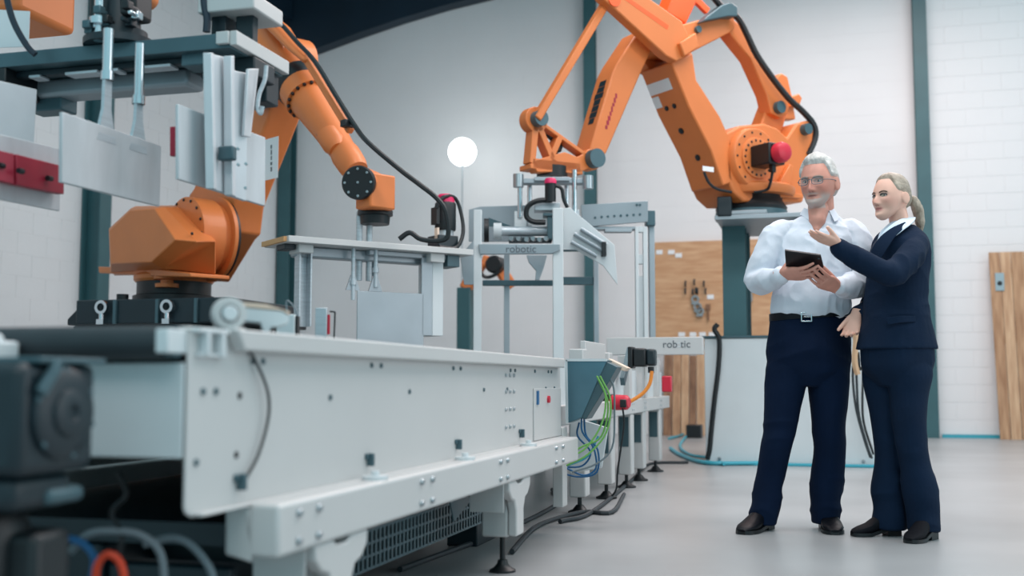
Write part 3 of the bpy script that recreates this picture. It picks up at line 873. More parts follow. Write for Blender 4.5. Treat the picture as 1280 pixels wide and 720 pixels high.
for a, b in ((0, 1), (2, 3)):
    for yy in (10.05, 10.6):
        xa, xb = cl[a][0], cl[b][0]
        l = MB().bx(xa, xb, yy, yy + .02, pzt, 2.1).bx(xa, xb, yy + .18, yy + .2, pzt, 2.1).bx((xa + xb) / 2 - .03, (xa + xb) / 2 + .02, yy + .02, yy + .18, pzt, 2.1)
        obj('leg', l, 'teal', st, .003)
st_top = MB().bx(cl[0][0] - .02, cl[3][0] + .05, 9.6, 10.85, 2.1, 2.13)
obj('head_plate', st_top, 'tool', st, .004)
obj('slew_ring', MB().cyl((RBX, RBY, 2.13), (RBX, RBY, 2.2), .31, n=32), 'greysteel', st)
k = (-0.751,9.603,2.202)
obj('stop_block', MB().box((k[0], k[1], k[2]), (.12, .12, .17)), 'darkteal', st, .012)
obj('stop_arm', MB().bx(k[0] - .03, k[0] + .35, k[1] - .04, k[1] + .06, 2.1305, 2.165), 'tool', st, .006)
obj('rail', MB().bx(cl[0][0] - .02, cl[3][0] + .05, 9.56, 9.599, 2.09, 2.13), 'tool', st, .004)
lone('hose', MB().tube([(-0.854,9.919,1.222),(-0.882,9.916,1.173),(-0.843,9.934,1.083),(-0.856,9.952,0.839),(-0.895,9.965,0.56),(-0.929,9.98,0.281),(-0.946,9.989,0.127),(-0.968,9.99,0.043)], .022), 'black', 'thick black hose running down the left front of the white plinth', 'hose')
lone('hose', MB().tube([(-1.543,11.966,0.02),(-1.319,10.944,0.02),(-0.989,9.921,0.02),(-0.647,9.915,0.02),(-0.184,10.141,0.02),(0.463,10.523,0.02)], .018), 'turquoise', 'turquoise hose lying on the floor along the front of the white plinth', 'hose')
lone('hose', MB().tube([(-1.82,13.974,0.02),(-1.78,14.621,0.02),(-1.77,15.818,0.02),(-1.517,12.597,0.02),(-1.23,10.968,0.02),(-1.022,10.552,0.02),(-0.806,9.774,0.02)], .014), 'turquoise', 'turquoise hose coiled on the floor at the left of the plinth', 'hose')
for i, (s, l, m) in enumerate((([(0.282,9.785,0.966),(0.264,9.797,0.767),(0.284,9.826,0.5),(0.343,9.864,0.247),(0.391,9.891,0.088)], 'black cable on the plinth nearest the man, left of the hanging cables', 'rubber'), ([(0.294,9.788,0.966),(0.295,9.811,0.7),(0.308,9.838,0.434),(0.373,9.879,0.168),(0.404,9.895,0.081)], 'black cable in the middle of those hanging on the plinth between the people', 'rubber'),
                               ([(0.314,9.793,0.966),(0.323,9.809,0.82),(0.35,9.815,0.833),(0.337,9.834,0.567),(0.346,9.854,0.367),(0.417,9.896,0.114)], 'black cable with a loop, right of those hanging on the plinth', 'black'))):
    lone('cable', MB().tube(s, .010), m, l, 'cable', 'cables hanging on the plinth between the people')
lone('strap', MB().tube([(0.279,9.712,1.197),(0.295,9.728,1.064),(0.279,9.738,0.899),(0.302,9.754,0.78)], .028, n=6), 'plank3', 'tan strap hanging on the plinth between the two people', 'strap')

# ------------------------------------------------------------------ six-axis robot at the left
RAX, RAY, RAA, ZA = -5.0, 7.95, -29.7, 1.35
rob = thing('articulated_robot', 'orange six-axis robot with a faceted housing and black wrist disc, on the left', 'robot', (RAX, RAY, ZA), RAA)


def LA(poly):
    return [(a, b - ZA) for a, b in poly]


obj('base', MB().lathe((0, 0, 0), (0, 0, 1), [(0, .32), (.05, .32), (.06, .29), (.16, .29)], 32), 'black', rob, local=True)
obj('turntable', MB().lathe((0, 0, .16), (0, 0, 1), [(0, .3), (.02, .315), (.05, .315), (.07, .29), (.1, .29), (.14, .32)], 32), 'orange', rob, local=True)
fp = LA([(-0.289,1.928),(0.06,2.052),(0.45,2.022),(0.78,1.755),(0.422,1.617),(-0.243,1.654)])
bp = LA([(-1.021,2.055),(-0.612,2.199),(0.208,2.1),(0.712,1.788),(0.723,1.532),(-0.962,1.633)])
cp = LA([(-1.145,2.092),(-0.852,2.218),(-0.085,2.174),(0.349,1.843),(0.359,1.586),(-1.119,1.674)])
fp2 = LA([(-0.561,1.977),(-0.173,2.108),(0.382,2.053),(0.879,1.743),(0.383,1.578),(-0.508,1.615)])
hs = MB()
for_r = [[(a, y_, b) for a, b in poly] for poly, y_ in ((fp, -.42), (fp2, -.3), (bp, -.05), (cp, .15))]
hs.rings(for_r)
obj('housing', hs, 'orange', rob, .008, local=True, sharp=12)
obj('housing_lip', MB().xz(LA([(-0.783,1.682),(0.139,1.602),(0.758,1.522),(0.76,1.492),(0.143,1.539),(-0.764,1.626)]), -.28, .05), 'orange', rob, .008, local=True)
hb_ = LA([(-0.289,1.638),(-0.042,1.627),(0.17,1.611),(0.349,1.617),(0.496,1.679),(0.663,1.737),(0.825,1.806)])
bolts(rob, 'housing_bolt', [WM[rob] @ Vector((a, -.305, b)) for a, b in hb_], WM[rob].to_3x3() @ Vector((0, -1, 0)), .012, .012, 'black', 8)
c2_ = LA([(0.34,1.849)])[0]
obj('shoulder_flange', MB().lathe((c2_[0], -.12, c2_[1]), (0, 1, 0), [(0, .27), (.01, .31), (.2, .31), (.2, .28), (.26, .28), (.26, .34), (.29, .34)], 40), 'orange', rob, local=True)
obj('shoulder_seam', MB().cyl((c2_[0], .17, c2_[1]), (c2_[0], .2, c2_[1]), .325, n=40), 'black', rob, local=True)
bolts(rob, 'flange_bolt', [WM[rob] @ Vector((c2_[0] + .285 * math.cos(a), -.118, c2_[1] + .285 * math.sin(a))) for a in [i * math.pi / 8 for i in range(16)]], WM[rob].to_3x3() @ Vector((0, -1, 0)), .012, .008, 'black', 8)
obj('turntable_lug', MB().lathe((.22, -.18, .1), (0, 0, 1), [(0, .09), (.03, .09), (.035, .05), (.06, .05), (.065, .1), (.1, .1)], 20), 'orange', rob, local=True)
obj('stop_pin', MB().cyl((.28, -.05, .3), (.36, -.12, .3), .055, n=18), 'black', rob, local=True)
uap = LA([(-0.17,2.274),(-0.094,2.32),(0.363,2.844),(0.563,3.269),(0.953,3.278),(1.178,3.043),(1.014,2.735),(0.546,2.113),(0.506,1.898),(0.424,1.86),(0.042,1.542),(-0.114,1.593),(-0.233,1.913)])
obj('upper_arm', MB().xz(uap, .2, .48), 'orange', rob, .02, local=True, seg=3)
ax = LA([(0.794,3.511),(1.185,3.148),(1.338,2.989),(1.487,2.828),(1.632,2.677),(1.968,2.334),(2.137,2.164)])
A3 = [Vector((a, .2, b)) for a, b in ax]
dirA = (A3[5] - A3[1]).normalized()
fl = (A3[6] - A3[1]).length


def along(t):
    return A3[1] + dirA * t


obj('elbow_housing', MB().lathe(A3[1] - dirA * .42, dirA, [(0, .11), (.05, .16), (.2, .19), (.42, .18), (.69, .165)], 24).lathe((A3[1].x - .02, .1, A3[1].z - .02), (0, 1, 0), [(0, .2), (.3, .21)], 28), 'orange', rob, local=True)
obj('elbow_joint_ring', MB().lathe((A3[1].x - .03, .08, A3[1].z - .12), (0, 1, 0), [(0, .12), (.02, .2), (.1, .2)], 24), 'black', rob, local=True)
obj('axis_ring', MB().lathe(along(.27), dirA, [(0, .17), (.02, .18), (.1, .18), (.12, .17)], 32), 'black', rob, local=True)
obj('forearm', MB().lathe(along(.38), dirA, [(0, .17), (.13, .168), (.14, .148), (.3, .132), (fl - .62, .095), (fl - .56, .105), (fl - .44, .1), (fl - .38, .085)], 28), 'orange', rob, local=True)
obj('forearm_flange', MB().lathe(along(.50), dirA, [(0, .15), (.0, .172), (.025, .172), (.025, .15)], 32, cap=False), 'orange', rob, local=True)
ua_ = dirA.cross(Vector((0, 1, 0))).normalized()
bolts(rob, 'ring_bolt', [WM[rob] @ (along(.525) + (ua_ * math.cos(a) + Vector((0, 1, 0)) * math.sin(a)) * .158) for a in [i * math.pi / 9 for i in range(18)]], WM[rob].to_3x3() @ dirA, .013, .016, 'black', 8)
mk = MB()
rnd = random.Random(5)
nf = (Vector((0, -1, 0)) * .85 + ua_ * (.5 if ua_.z < 0 else -.5)).normalized()
for i in range(6):
    t = .70 + i * .045
    rr = .118 + (.72 - t) * .06
    p = along(t) + nf * rr
    s2 = dirA.cross(nf)
    a, b = .016, .018 + .012 * rnd.random()
    mk.add([p + nf * .003 - dirA * a - s2 * b, p + nf * .003 + dirA * a - s2 * b, p + nf * .003 + dirA * a + s2 * b, p + nf * .003 - dirA * a + s2 * b], [(0, 1, 2, 3)])
obj('lettering', mk, 'ink', rob, local=True)
obj('arm_cover', MB().lathe(along(fl - .4) + Vector((0, -.06, .02)), dirA, [(0, .05), (.03, .085), (.14, .085), (.2, .06)], 16), 'orange', rob, local=True)
# wrist
WD = (-2.882,6.849,2.019)
inv = WM[rob].inverted()
wc = inv @ Vector(WD)
tocam = (inv.to_3x3() @ Vector((.10, -.99, -.06))).normalized()
obj('wrist_body', MB().lathe(wc + tocam * .15, -tocam, [(0, .1), (.01, .112), (.28, .112), (.32, .1)], 28).bx(wc.x + .0, wc.x + .16, wc.y - .09, wc.y + .12, wc.z - .17, wc.z + .06), 'orange', rob, .012, local=True)
obj('wrist_disc', MB().lathe(wc + tocam * .15, tocam, [(0, .112), (.03, .112), (.04, .104)], 36), 'black', rob, local=True)
sx = tocam.cross(Vector((0, 0, 1))).normalized()
sz = sx.cross(tocam).normalized()
bolts(rob, 'disc_bolt', [WM[rob] @ (wc + tocam * .188 + (sx * math.cos(a) + sz * math.sin(a)) * .088) for a in [i * math.pi / 4 for i in range(8)]] + [WM[rob] @ (wc + tocam * .188)], WM[rob].to_3x3() @ tocam, .009, .008)
fc = inv @ Vector((-2.848,6.925,1.857))
obj('tool_flange', MB().lathe(fc, (0, 0, -1), [(-.03, .1), (0, .118), (.03, .118), (.035, .1), (.09, .095)], 28), 'black', rob, local=True)
# cable guide and hose
g0, g1 = LA([(1.718,3.021),(2.265,2.399)])
obj('cable_guide', MB().bar((g0[0], .05, g0[1]), (g1[0], .05, g1[1]), .05, .05), 'orange', rob, .01, local=True)
obj('guide_plate', MB().xz(LA([(1.111,3.477),(1.243,3.421),(1.564,3.156),(1.787,2.991),(1.748,2.964),(1.503,3.133),(1.202,3.369)]), .0, .12), 'orange', rob, .02, local=True)
hp = [(a, .02, b) for a, b in LA([(1.122,3.512),(1.406,3.347),(1.658,3.136),(1.878,2.951),(2.128,2.665),(2.348,2.418)])]
hp2 = [tuple(inv @ Vector(p)) for p in [(-2.769,6.6,2.252),(-2.575,6.668,2.078),(-2.436,6.663,1.972),(-2.339,6.697,1.891),(-2.282,6.72,1.804),(-2.27,6.737,1.651),(-2.33,6.723,1.616),(-2.438,6.693,1.626),(-2.506,6.671,1.667),(-2.571,6.656,1.626)]]
obj('hose', MB().tube(hp + hp2, .017), 'black', rob, local=True)
obj('hose_clip', MB().bx(g1[0] - .03, g1[0] + .03, -.02, .06, g1[1] + .02, g1[1] + .07), 'black', rob, .006, local=True)
obj('arm_label', MB().bx(*sorted([LA([(0.979,2.559),(1.174,2.243)])[i][0] for i in (0, 1)]), .19, .193, *sorted([LA([(0.979,2.559),(1.174,2.243)])[i][1] for i in (0, 1)])), 'paper', rob, local=True)
dot_row(rob, 'label_print', *LA([(1.082,2.512),(1.089,2.297)]), 5, .022, .1885, 'ink', 9)
obj('arm_cable', MB().tube([(a, .1, b) for a, b in LA([(1.148,3.025),(1.108,2.922),(1.024,2.802),(1.07,2.733)])], .014), 'black', rob, local=True)
obj('arm_connector', MB().box((LA([(1.0,2.85)])[0][0], .12, LA([(1.0,2.85)])[0][1]), (.1, .08, .14)), 'greysteel', rob, .01, local=True)

# its pedestal
PD = [(-5.43,1.307),(-4.243,1.285),(-5.424,1.136),(-5.672,1.14)]
pe = thing('pedestal', 'dark teal steel pedestal with lifting eyes under the six-axis robot on the left', 'pedestal', (-5.0, 7.9, 0))
obj('slab', MB().bx(PD[0][0], PD[1][0] + .1, 7.3, 8.6, 1.15, 1.335).xz([(PD[0][0], 1.335), (PD[0][0] - .15, 1.2), (PD[0][0] - .15, 1.15), (PD[0][0], 1.15)], 7.4, 8.5), 'darkteal', pe, .01)
obj('column', MB().bx(-5.6, -4.4, 7.5, 8.5, 0.03, 1.15), 'darkteal', pe, .01)
obj('foot_plate', MB().bx(-5.8, -4.2, 7.3, 8.7, 0, .03), 'darkteal', pe, .004)
for s in [(-5.177,1.275),(-4.621,1.271)]:
    obj('lifting_eye', MB().lathe((s[0], 7.26, s[1]), (0, 1, 0), [(-.014, .03), (-.014, .052), (.014, .052), (.014, .03), (-.014, .03)], 20, cap=False).cyl((s[0], 7.26, s[1] - .1), (s[0], 7.26, s[1] - .05), .02, n=10).bx(s[0] - .03, s[0] + .03, 7.24, 7.3, s[1] - .13, s[1] - .09), 'chrome', pe)
s = (-5.165,1.34)
obj('knob', MB().cyl((s[0], 7.5, 1.335), (s[0], 7.5, s[1] + .02), .03, n=12).cyl((s[0], 7.5, s[1] + .0), (s[0], 7.5, s[1] + .05), .045, n=12), 'black', pe)
for s in (.27, .55, .8):
    x = PD[0][0] + (PD[1][0] + .1 - PD[0][0]) * s
    obj('rib', MB().bx(x - .012, x + .012, 7.28, 7.3, 1.15, 1.33), 'greysteel', pe)

# ------------------------------------------------------------------ small robot far behind the frame
fr_ = thing('small_robot', 'small orange robot far behind the grey gripper frame', 'robot', (-3.566,11.927,0))
J = [(-3.793,11.878,1.743),(-3.614,11.899,2.064),(-3.443,11.951,2.01),(-3.293,12.013,1.761)]
obj('lower_arm', MB().bar(J[0], J[1], .16, .14), 'orange', fr_, .02)
obj('joint', MB().lathe(Vector(J[2]) + Vector((0, .15, 0)), (0, -1, 0), [(0, .1), (.3, .1), (.32, .08)], 20), 'black', fr_)
obj('link', MB().bar(J[1], J[2], .16, .13), 'orange', fr_, .02)
obj('forearm', MB().bar(J[2], J[3], .13, .13), 'orange', fr_, .02)
obj('hose', MB().tube([(-3.608,11.701,1.972),(-3.526,11.732,1.867),(-3.424,11.759,1.884),(-3.372,11.768,1.937)], .02), 'black', fr_)
obj('pillar', MB().bx(J[0][0] - .08, J[0][0] + .08, J[0][1] - .08, J[0][1] + .08, .02, J[0][2] + .02), 'teal', fr_, .01)
obj('foot_plate', MB().bx(J[0][0] - .3, J[0][0] + .3, J[0][1] - .3, J[0][1] + .3, 0, .02), 'teal', fr_, .004)

# ------------------------------------------------------------------ plate gripper carried by the six-axis robot
C0, C1, C2 = Vector((-3.182,6.332,1.632)), Vector((-2.295,7.366,1.631)), Vector((-3.414,6.602,1.632))


class Frame:
    """u along the long edge, w away from the near edge, z up; all in metres from the origin"""

    def __init__(s, o, u, w=None):
        s.o = Vector(o)
        s.u = Vector((u[0], u[1], 0)).normalized()
        s.w = Vector((-s.u.y, s.u.x, 0))
        s.M = Matrix(((s.u.x, s.w.x, 0, s.o.x), (s.u.y, s.w.y, 0, s.o.y), (0, 0, 1, s.o.z), (0, 0, 0, 1)))

    def __call__(s, mb):
        mb.v = [s.M @ p for p in mb.v]
        return mb

    def loc(s, p):
        return s.M.inverted() @ Vector(p)


GA = Frame(C0, C1 - C0)
LENA = (C1 - C0).length
ga = thing('plate_gripper', 'gripper with long white plate and hanging paddle, below the black wrist disc', 'gripper', tuple(C0))
obj('plate', GA(MB().bx(0, LENA, 0, .4, -.04, 0)), 'white', ga, .003)
obj('end_board', GA(MB().bx(-.022, 0, .03, .4, -.035, -.004)), 'wood_edge', ga)
obj('rail', GA(MB().bx(.12, LENA - .3, .16, .26, -.11, -.04)), 'tool', ga, .01)
obj('rail', GA(MB().bx(LENA - .75, LENA - .1, .1, .16, -.075, -.04)), 'tool', ga, .006)


def hang(px_list):
    return [GA.loc(p) for p in px_list]


P = hang([(-3.179,6.495,1.565),(-3.075,6.523,1.565),(-3.193,6.548,0.908),(-3.144,6.562,0.908)])
l = obj('side_post', GA(MB().bx(P[0].x, P[0].x + .012, .12, .2, -.56, -.04).bx(P[1].x - .012, P[1].x, .12, .2, -.56, -.04).bx(P[0].x + .012, P[1].x - .012, .18, .2, -.56, -.04)), 'alu', ga, .002)
obj('post_clamp', GA(MB().bx(P[0].x - .03, P[0].x + .07, .06, .22, -.095, -.04)), 'white', ga, .004)
obj('post_clamp', GA(MB().bx(P[0].x - .11, P[0].x - .035, .1, .24, -.075, -.04)), 'darkteal', ga, .004)
P = hang([(-2.834,6.804,1.489),(-2.748,6.828,1.489),(-2.914,6.797,1.316),(-2.696,6.857,1.316)])
for k in (0, 1):
    x = P[k].x
    obj('rod', GA(MB().cyl((x, .2, -.24), (x, .2, .22), .022, n=14)), 'alu', ga)
for x, zt in ((P[0].x - .09, -.2), (P[1].x - .0, -.11)):
    obj('rod', GA(MB().cyl((x, .1, zt - .18), (x, .1, -.04), .014, n=12).cyl((x, .1, zt - .08), (x, .1, zt - .05), .022, n=12)), 'alu', ga)
obj('rod', GA(MB().cyl((P[1].x + .05, .25, -.2), (P[1].x + .05, .25, -.04), .016, n=12)), 'greysteel', ga)
pd = obj('paddle', GA(MB().bx(P[2].x, P[2].x + .5, .1, .112, -.85, P[2].z)), 'tool', ga, .004)
obj('paddle_neck', GA(MB().xz([(P[0].x - .14, P[2].z), (P[0].x - .105, P[2].z + .1), (P[0].x - .075, P[2].z + .1), (P[0].x - .04, P[2].z)], .1, .112).xz([(P[1].x - .05, P[2].z), (P[1].x - .015, P[2].z + .1), (P[1].x + .015, P[2].z + .1), (P[1].x + .05, P[2].z)], .1, .112)), 'tool', pd)
P = hang([(-2.521,7.094,1.531),(-2.422,7.122,1.531),(-2.323,7.149,1.531),(-2.534,7.144,0.919)])
obj('side_post', GA(MB().bx(P[0].x, P[1].x, .1, .115, -.6, -.05)), 'tool', ga, .003)
obj('side_post', GA(MB().bx(P[1].x, P[2].x, .1, .3, -.6, -.05)), 'offwhite', ga, .003)
obj('post_clamp', GA(MB().bx(P[1].x - .05, P[1].x + .06, .04, .2, -.1, -.04)), 'white', ga, .004)
obj('post_clamp', GA(MB().bx(P[2].x + .02, P[2].x + .12, .08, .26, -.12, -.04)), 'greysteel', ga, .004)
P = hang([(-2.451,7.308,1.685),(-2.312,7.346,1.685),(-2.379,7.318,1.807),(-2.375,7.303,1.983)])
mx = (P[0].x + P[1].x) / 2
obj('motor_mount', GA(MB().bx(mx - .1, mx + .06, .16, .32, 0, .11)), 'darkteal', ga, .006)
obj('motor_neck', GA(MB().cyl((mx, .24, .11), (mx, .24, .17), .06, n=18)), 'alu', ga)
mot = obj('motor', GA(MB().lathe((mx, .24, .15), (0, 0, 1), [(0, .07), (.01, .075), (.19, .075), (.2, .07)], 24).bx(mx - .095, mx - .07, .2, .28, .19, .31)), 'black', ga)
obj('motor_cap', GA(MB().lathe((mx, .24, .35), (0, 0, 1), [(0, .066), (.045, .062), (.06, .045)], 24)), 'magenta', mot)
obj('motor_cable', GA(MB().tube([(mx - .1, .2, .3), (mx - .05, .18, .38), (mx + .06, .2, .38), (mx + .1, .18, .25), (mx + .09, .15, .12), (mx + .02, .13, .02), (mx - .12, .12, .015)], .014)), 'black', mot)
obj('motor_label', GA(MB().bx(mx - .1, mx - .085, .18, .22, .05, .16)), 'peach', mot)

# ------------------------------------------------------------------ hanging plate gripper in the near foreground, top left
K0 = Vector((-2.001,3.506,1.964))
gc = thing('plate_gripper', 'large gripper plate with hanging aluminium paddles, nearest the camera at upper left', 'gripper', (K0.x - .6, K0.y + .2, K0.z - .05))
xc, yc, zc = K0.x, K0.y, K0.z
TH = .056
obj('plate', MB().bx(xc - 1.3, xc, yc, yc + .4, zc - TH, zc), 'greysteel', gc, .003)
obj('edge_rail', MB().bx(xc, xc + .028, yc - .01, yc + .4, zc - .05, zc + .002).bx(xc - .05, xc, yc - .02, yc - .002, zc - .045, zc), 'white', gc, .003)
obj('centre_tube', MB().bx(xc - 1.3, xc - .28, yc + .18, yc + .3, zc - TH - .07, zc - TH), 'tool', gc, .015)
obj('cross_rail', MB().bx(xc - 1.3, xc - .22, yc + .06, yc + .1, zc - TH - .025, zc - TH), 'darkteal', gc, .004)
for dx, w in ((-.86, .05), (-.7, .14), (-.5, .03), (-.4, .05), (-.35, .1)):
    obj('pad', MB().bx(xc + dx - .02, xc + dx + w - .02, yc + .04, yc + .1, zc - TH - .037, zc - TH - .025), 'alu', gc, .003)
for dx, dy, dz, sx_, sy_, sz_, m in ((-.02, .2, -.09, .22, .16, .07, 'darkteal'), (-.1, .08, -.075, .12, .1, .05, 'greysteel'), (.0, .34, -.12, .1, .1, .12, 'darkteal'), (-.95, .1, -.1, .12, .2, .09, 'black'), (-.88, .26, -.14, .16, .1, .07, 'greysteel')):
    obj('clamp_block', MB().box((xc + dx - .06, yc + dy, zc + dz), (sx_, sy_, sz_)), m, gc, .006)
# block on the corner of the plate
obj('corner_post', MB().bx(xc - .05, xc + .02, yc + .12, yc + .16, zc, zc + .1).bx(xc - .14, xc - .08, yc + .1, yc + .18, zc, zc + .1), 'darkteal', gc, .003)
obj('corner_block', MB().bx(xc - .17, xc + .06, yc + .05, yc + .28, zc + .1, zc + .16), 'white', gc, .006)


def oblique(name, pts4, t, m, parent, r=.0, label=None):
    """flat plate through world corners given top-left, top-right, bottom-right, bottom-left; t is its thickness"""
    a, b, c, d = [Vector(p) for p in pts4]
    u = (b - a)
    u.z = 0
    n_ = Vector((u.y, -u.x, 0)).normalized() * (t / 2)
    mb = MB()
    mb.rings([[p + n_ for p in (a, b, c, d)], [p - n_ for p in (a, b, c, d)]])
    return obj(name, mb, m, parent, .003, label=label)


q = [(-2.302,2.989,1.572),(-2.283,3.514,1.57),(-2.294,3.531,1.351),(-2.31,3.006,1.349)]
pa = oblique('paddle', q, .014, 'alu_plate', gc)
qa, qb = Vector(q[0]), Vector(q[1])
for t, top in ((.42, 1), (.75, 0)):
    c = qa.lerp(qb, t)
    zr = zc - TH
    zm = c.z + (.18 if top else .14)
    obj('rod', MB().cyl((c.x, c.y, zm - .02), (c.x, c.y, zr), .017, n=14).cyl((c.x, c.y, zm - .02), (c.x, c.y, zm + .01), .022, n=14), 'chrome', gc)
    u = (qb - qa); u.z = 0; u.normalize()
    n_ = Vector((u.y, -u.x, 0)) * .006
    s = [c - u * .05 + Vector((0, 0, -.05)), c - u * .02 + Vector((0, 0, .06)), c - u * .017 + Vector((0, 0, zm - c.z)), c + u * .017 + Vector((0, 0, zm - c.z)), c + u * .02 + Vector((0, 0, .06)), c + u * .05 + Vector((0, 0, -.05))]
    obj('blade', MB().rings([[p + n_ for p in s], [p - n_ for p in s]]), 'alu', gc)
q = [(-2.514,2.833,1.503),(-2.54,3.292,1.528),(-2.545,3.309,1.311),(-2.519,2.849,1.297)]
p2 = oblique('paddle', q, .014, 'alu_plate', gc)
q = [(-2.493,2.812,1.443),(-2.457,2.958,1.438),(-2.459,2.966,1.342),(-2.495,2.82,1.351)]
oblique('rubber_pad', q, .03, 'crimson', p2, label='crimson rubber pad')
q = [(-2.461,2.967,1.44),(-2.51,3.264,1.459),(-2.512,3.272,1.363),(-2.463,2.975,1.343)]
oblique('rubber_pad', q, .03, 'crimson', p2, label='crimson rubber pad')
for s in [(-2.415,2.954,1.381),(-2.466,3.157,1.396),(-2.452,2.911,1.393)]:
    obj('pad_screw', MB().cyl(Vector(s) + Vector((.0, -.012, 0)), Vector(s) + Vector((0, .01, 0)), .009, n=10), 'black', p2)
q = [(-2.703,3.073,1.74),(-2.681,3.337,1.759),(-2.696,3.35,1.566),(-2.708,3.089,1.539)]
oblique('hanger_plate', q, .02, 'pale_alu', gc)
q = [(-2.057,3.258,1.646),(-1.991,3.745,1.632),(-1.997,3.766,1.375),(-2.062,3.278,1.395)]
p3 = oblique('paddle', q, .014, 'alu_plate', gc)
q = [(-2.096,3.304,1.583),(-2.097,3.325,1.582),(-2.099,3.333,1.484),(-2.099,3.313,1.483)]
oblique('rubber_pad', q, .03, 'crimson', p3, label='crimson rubber pad')
q = [(-1.999,3.34,1.84),(-1.997,3.464,1.859),(-2.002,3.504,1.378),(-1.999,3.38,1.377)]
oblique('hanger_channel', q, .012, 'pale_alu', gc)
q = [(-1.981,3.315,1.832),(-1.989,3.343,1.84),(-1.988,3.383,1.374),(-1.983,3.354,1.372)]
oblique('channel_flange', q, .03, 'pale_alu', gc)
q = [(-1.966,3.421,1.85),(-1.97,3.45,1.859),(-1.976,3.492,1.366),(-1.974,3.461,1.367)]
oblique('channel_flange', q, .03, 'pale_alu', gc)
q = [(-1.991,3.5,1.822),(-1.976,3.576,1.83),(-1.992,3.612,1.369),(-2.001,3.536,1.374)]
oblique('hanger_plate', q, .016, 'pale_alu', gc)
q = [(-1.949,3.531,1.833),(-1.951,3.612,1.856),(-1.985,3.624,1.606),(-1.97,3.546,1.594)]
oblique('hanger_plate', q, .012, 'pale_alu', gc)
pc = [(-1.953,3.413,1.503)][0]
obj('latch', MB().box(pc, (.06, .03, .05)), 'greysteel', gc, .006)
bolts(gc, 'rivet', [(-1.978,3.357,1.596),(-1.98,3.364,1.506),(-1.982,3.37,1.424),(-1.896,3.386,1.511),(-1.897,3.391,1.457),(-1.871,3.398,1.46),(-1.875,3.404,1.378)], (.3, -.95, 0), .006, .006)
obj('hook', MB().tube([(-1.906,3.593,1.859),(-1.913,3.596,1.807),(-1.933,3.594,1.755),(-1.94,3.597,1.706),(-1.929,3.602,1.686),(-1.923,3.601,1.712)], .008), 'alu', gc)
# cables into the gripper
lone('cable', MB().tube([(-2.146,3.554,2.147),(-2.142,3.56,2.089),(-2.135,3.566,2.042),(-2.138,3.569,1.995)], .014), 'navy', 'dark blue cable dropping onto the near gripper plate at its right end', 'cable', 'cables of the near gripper')
lone('cable', MB().tube([(-2.881,3.403,2.17),(-2.866,3.413,2.094),(-2.845,3.425,2.029),(-2.806,3.442,1.958),(-2.778,3.452,1.928)], .012), 'navy', 'dark blue cable curving onto the near gripper plate at the left edge', 'cable', 'cables of the near gripper')

# robot above it, only its wrist and a bit of the arm in view
wx, wy, wz = (-2.503,3.571,2.023)
n3 = thing('articulated_robot', 'orange robot mostly above the picture, its black wrist on the near gripper plate', 'robot', (wx, wy, wz))
obj('tool_flange', MB().lathe((wx, wy, zc + .001), (0, 0, 1), [(0, .13), (.025, .13), (.03, .1), (.06, .1), (.065, .075), (.18, .07)], 28), 'darkteal', n3)
obj('coupling', MB().bx(wx - .1, wx - .02, wy - .06, wy + .06, zc + .1, zc + .5).bx(wx + .02, wx + .1, wy - .06, wy + .06, zc + .1, zc + .5), 'black', n3, .015)
obj('piston', MB().cyl((wx - .02, wy - .1, zc), (wx - .02, wy - .1, zc + .5), .018, n=14).cyl((wx - .02, wy - .1, zc + .06), (wx - .02, wy - .1, zc + .085), .035, n=14), 'chrome', n3)
rnd = random.Random(2)
for i in range(9):
    a = rnd.uniform(-.11, .12)
    z = zc + rnd.uniform(.04, .12)
    obj('valve', MB().box((wx + a, wy - .09 + rnd.uniform(-.03, .03), z), (.03, .035, .03)).cyl((wx + a, wy - .12, z), (wx + a, wy - .05, z), .01, n=8), rnd.choice(['black', 'greysteel', 'chrome', 'darkteal']), n3, .004)
obj('wrist', MB().lathe((wx, wy, zc + .42), (0, 0, 1), [(0, .13), (.04, .16), (.3, .16), (.34, .12)], 28), 'black', n3)
obj('forearm', MB().cyl((wx + .02, wy + .05, zc + .6), (wx - .6, wy + 1.2, zc + 1.5), .17, .22, n=24).lathe((-2.454,3.623,2.181), (0, -1, 0), [(-.06, .04), (0, .045), (.05, .04)], 16), 'orange', n3)
o_ = [(-3.627,3.964,2.342),(-3.35,4.04,2.342)]
obj('upper_arm', MB().bx(o_[0][0] - .2, o_[1][0], o_[1][1], o_[1][1] + .4, o_[1][2], o_[1][2] + .9), 'orange', n3, .03)
lb = [(-3.107,3.56,2.166),(-2.936,3.607,2.157),(-2.945,3.617,2.02),(-3.11,3.572,2.014)]
pp = lone('paper_sheet', MB().rings([[Vector(p) for p in lb], [Vector(p) + Vector((0, .004, 0)) for p in lb]]), 'paper', 'white paper notice on the orange robot part, at the upper left picture edge', 'notice')

# ------------------------------------------------------------------ frame and gripper under the palletizer
def vb(mb, px0, px1, dd):
    """box whose front face spans two measured corners, dd deep away from the viewer"""
    return mb


VX = Vector((math.cos(R(15.33)), math.sin(R(15.33)), 0))
VY = Vector((-VX.y, VX.x, 0))


def fbox(mb, a, b, dd):
    a, b = Vector(a), Vector(b)
    w = (b - a).dot(VX)
    z0, z1 = sorted((a.z, b.z))
    vs = []
    for k in (0, 1):
        for z in (z0, z1):
            for t in (0, w):
                p = a + VX * t + VY * (dd * k)
                vs.append((p.x, p.y, z))
    return mb.add(vs, [(0, 1, 3, 2), (4, 6, 7, 5), (0, 4, 5, 1), (2, 3, 7, 6), (0, 2, 6, 4), (1, 5, 7, 3)])


def fpoly(mb, pts, dd):
    a = [Vector(p) for p in pts]
    return mb.rings([a, [p + VY * dd for p in a]])


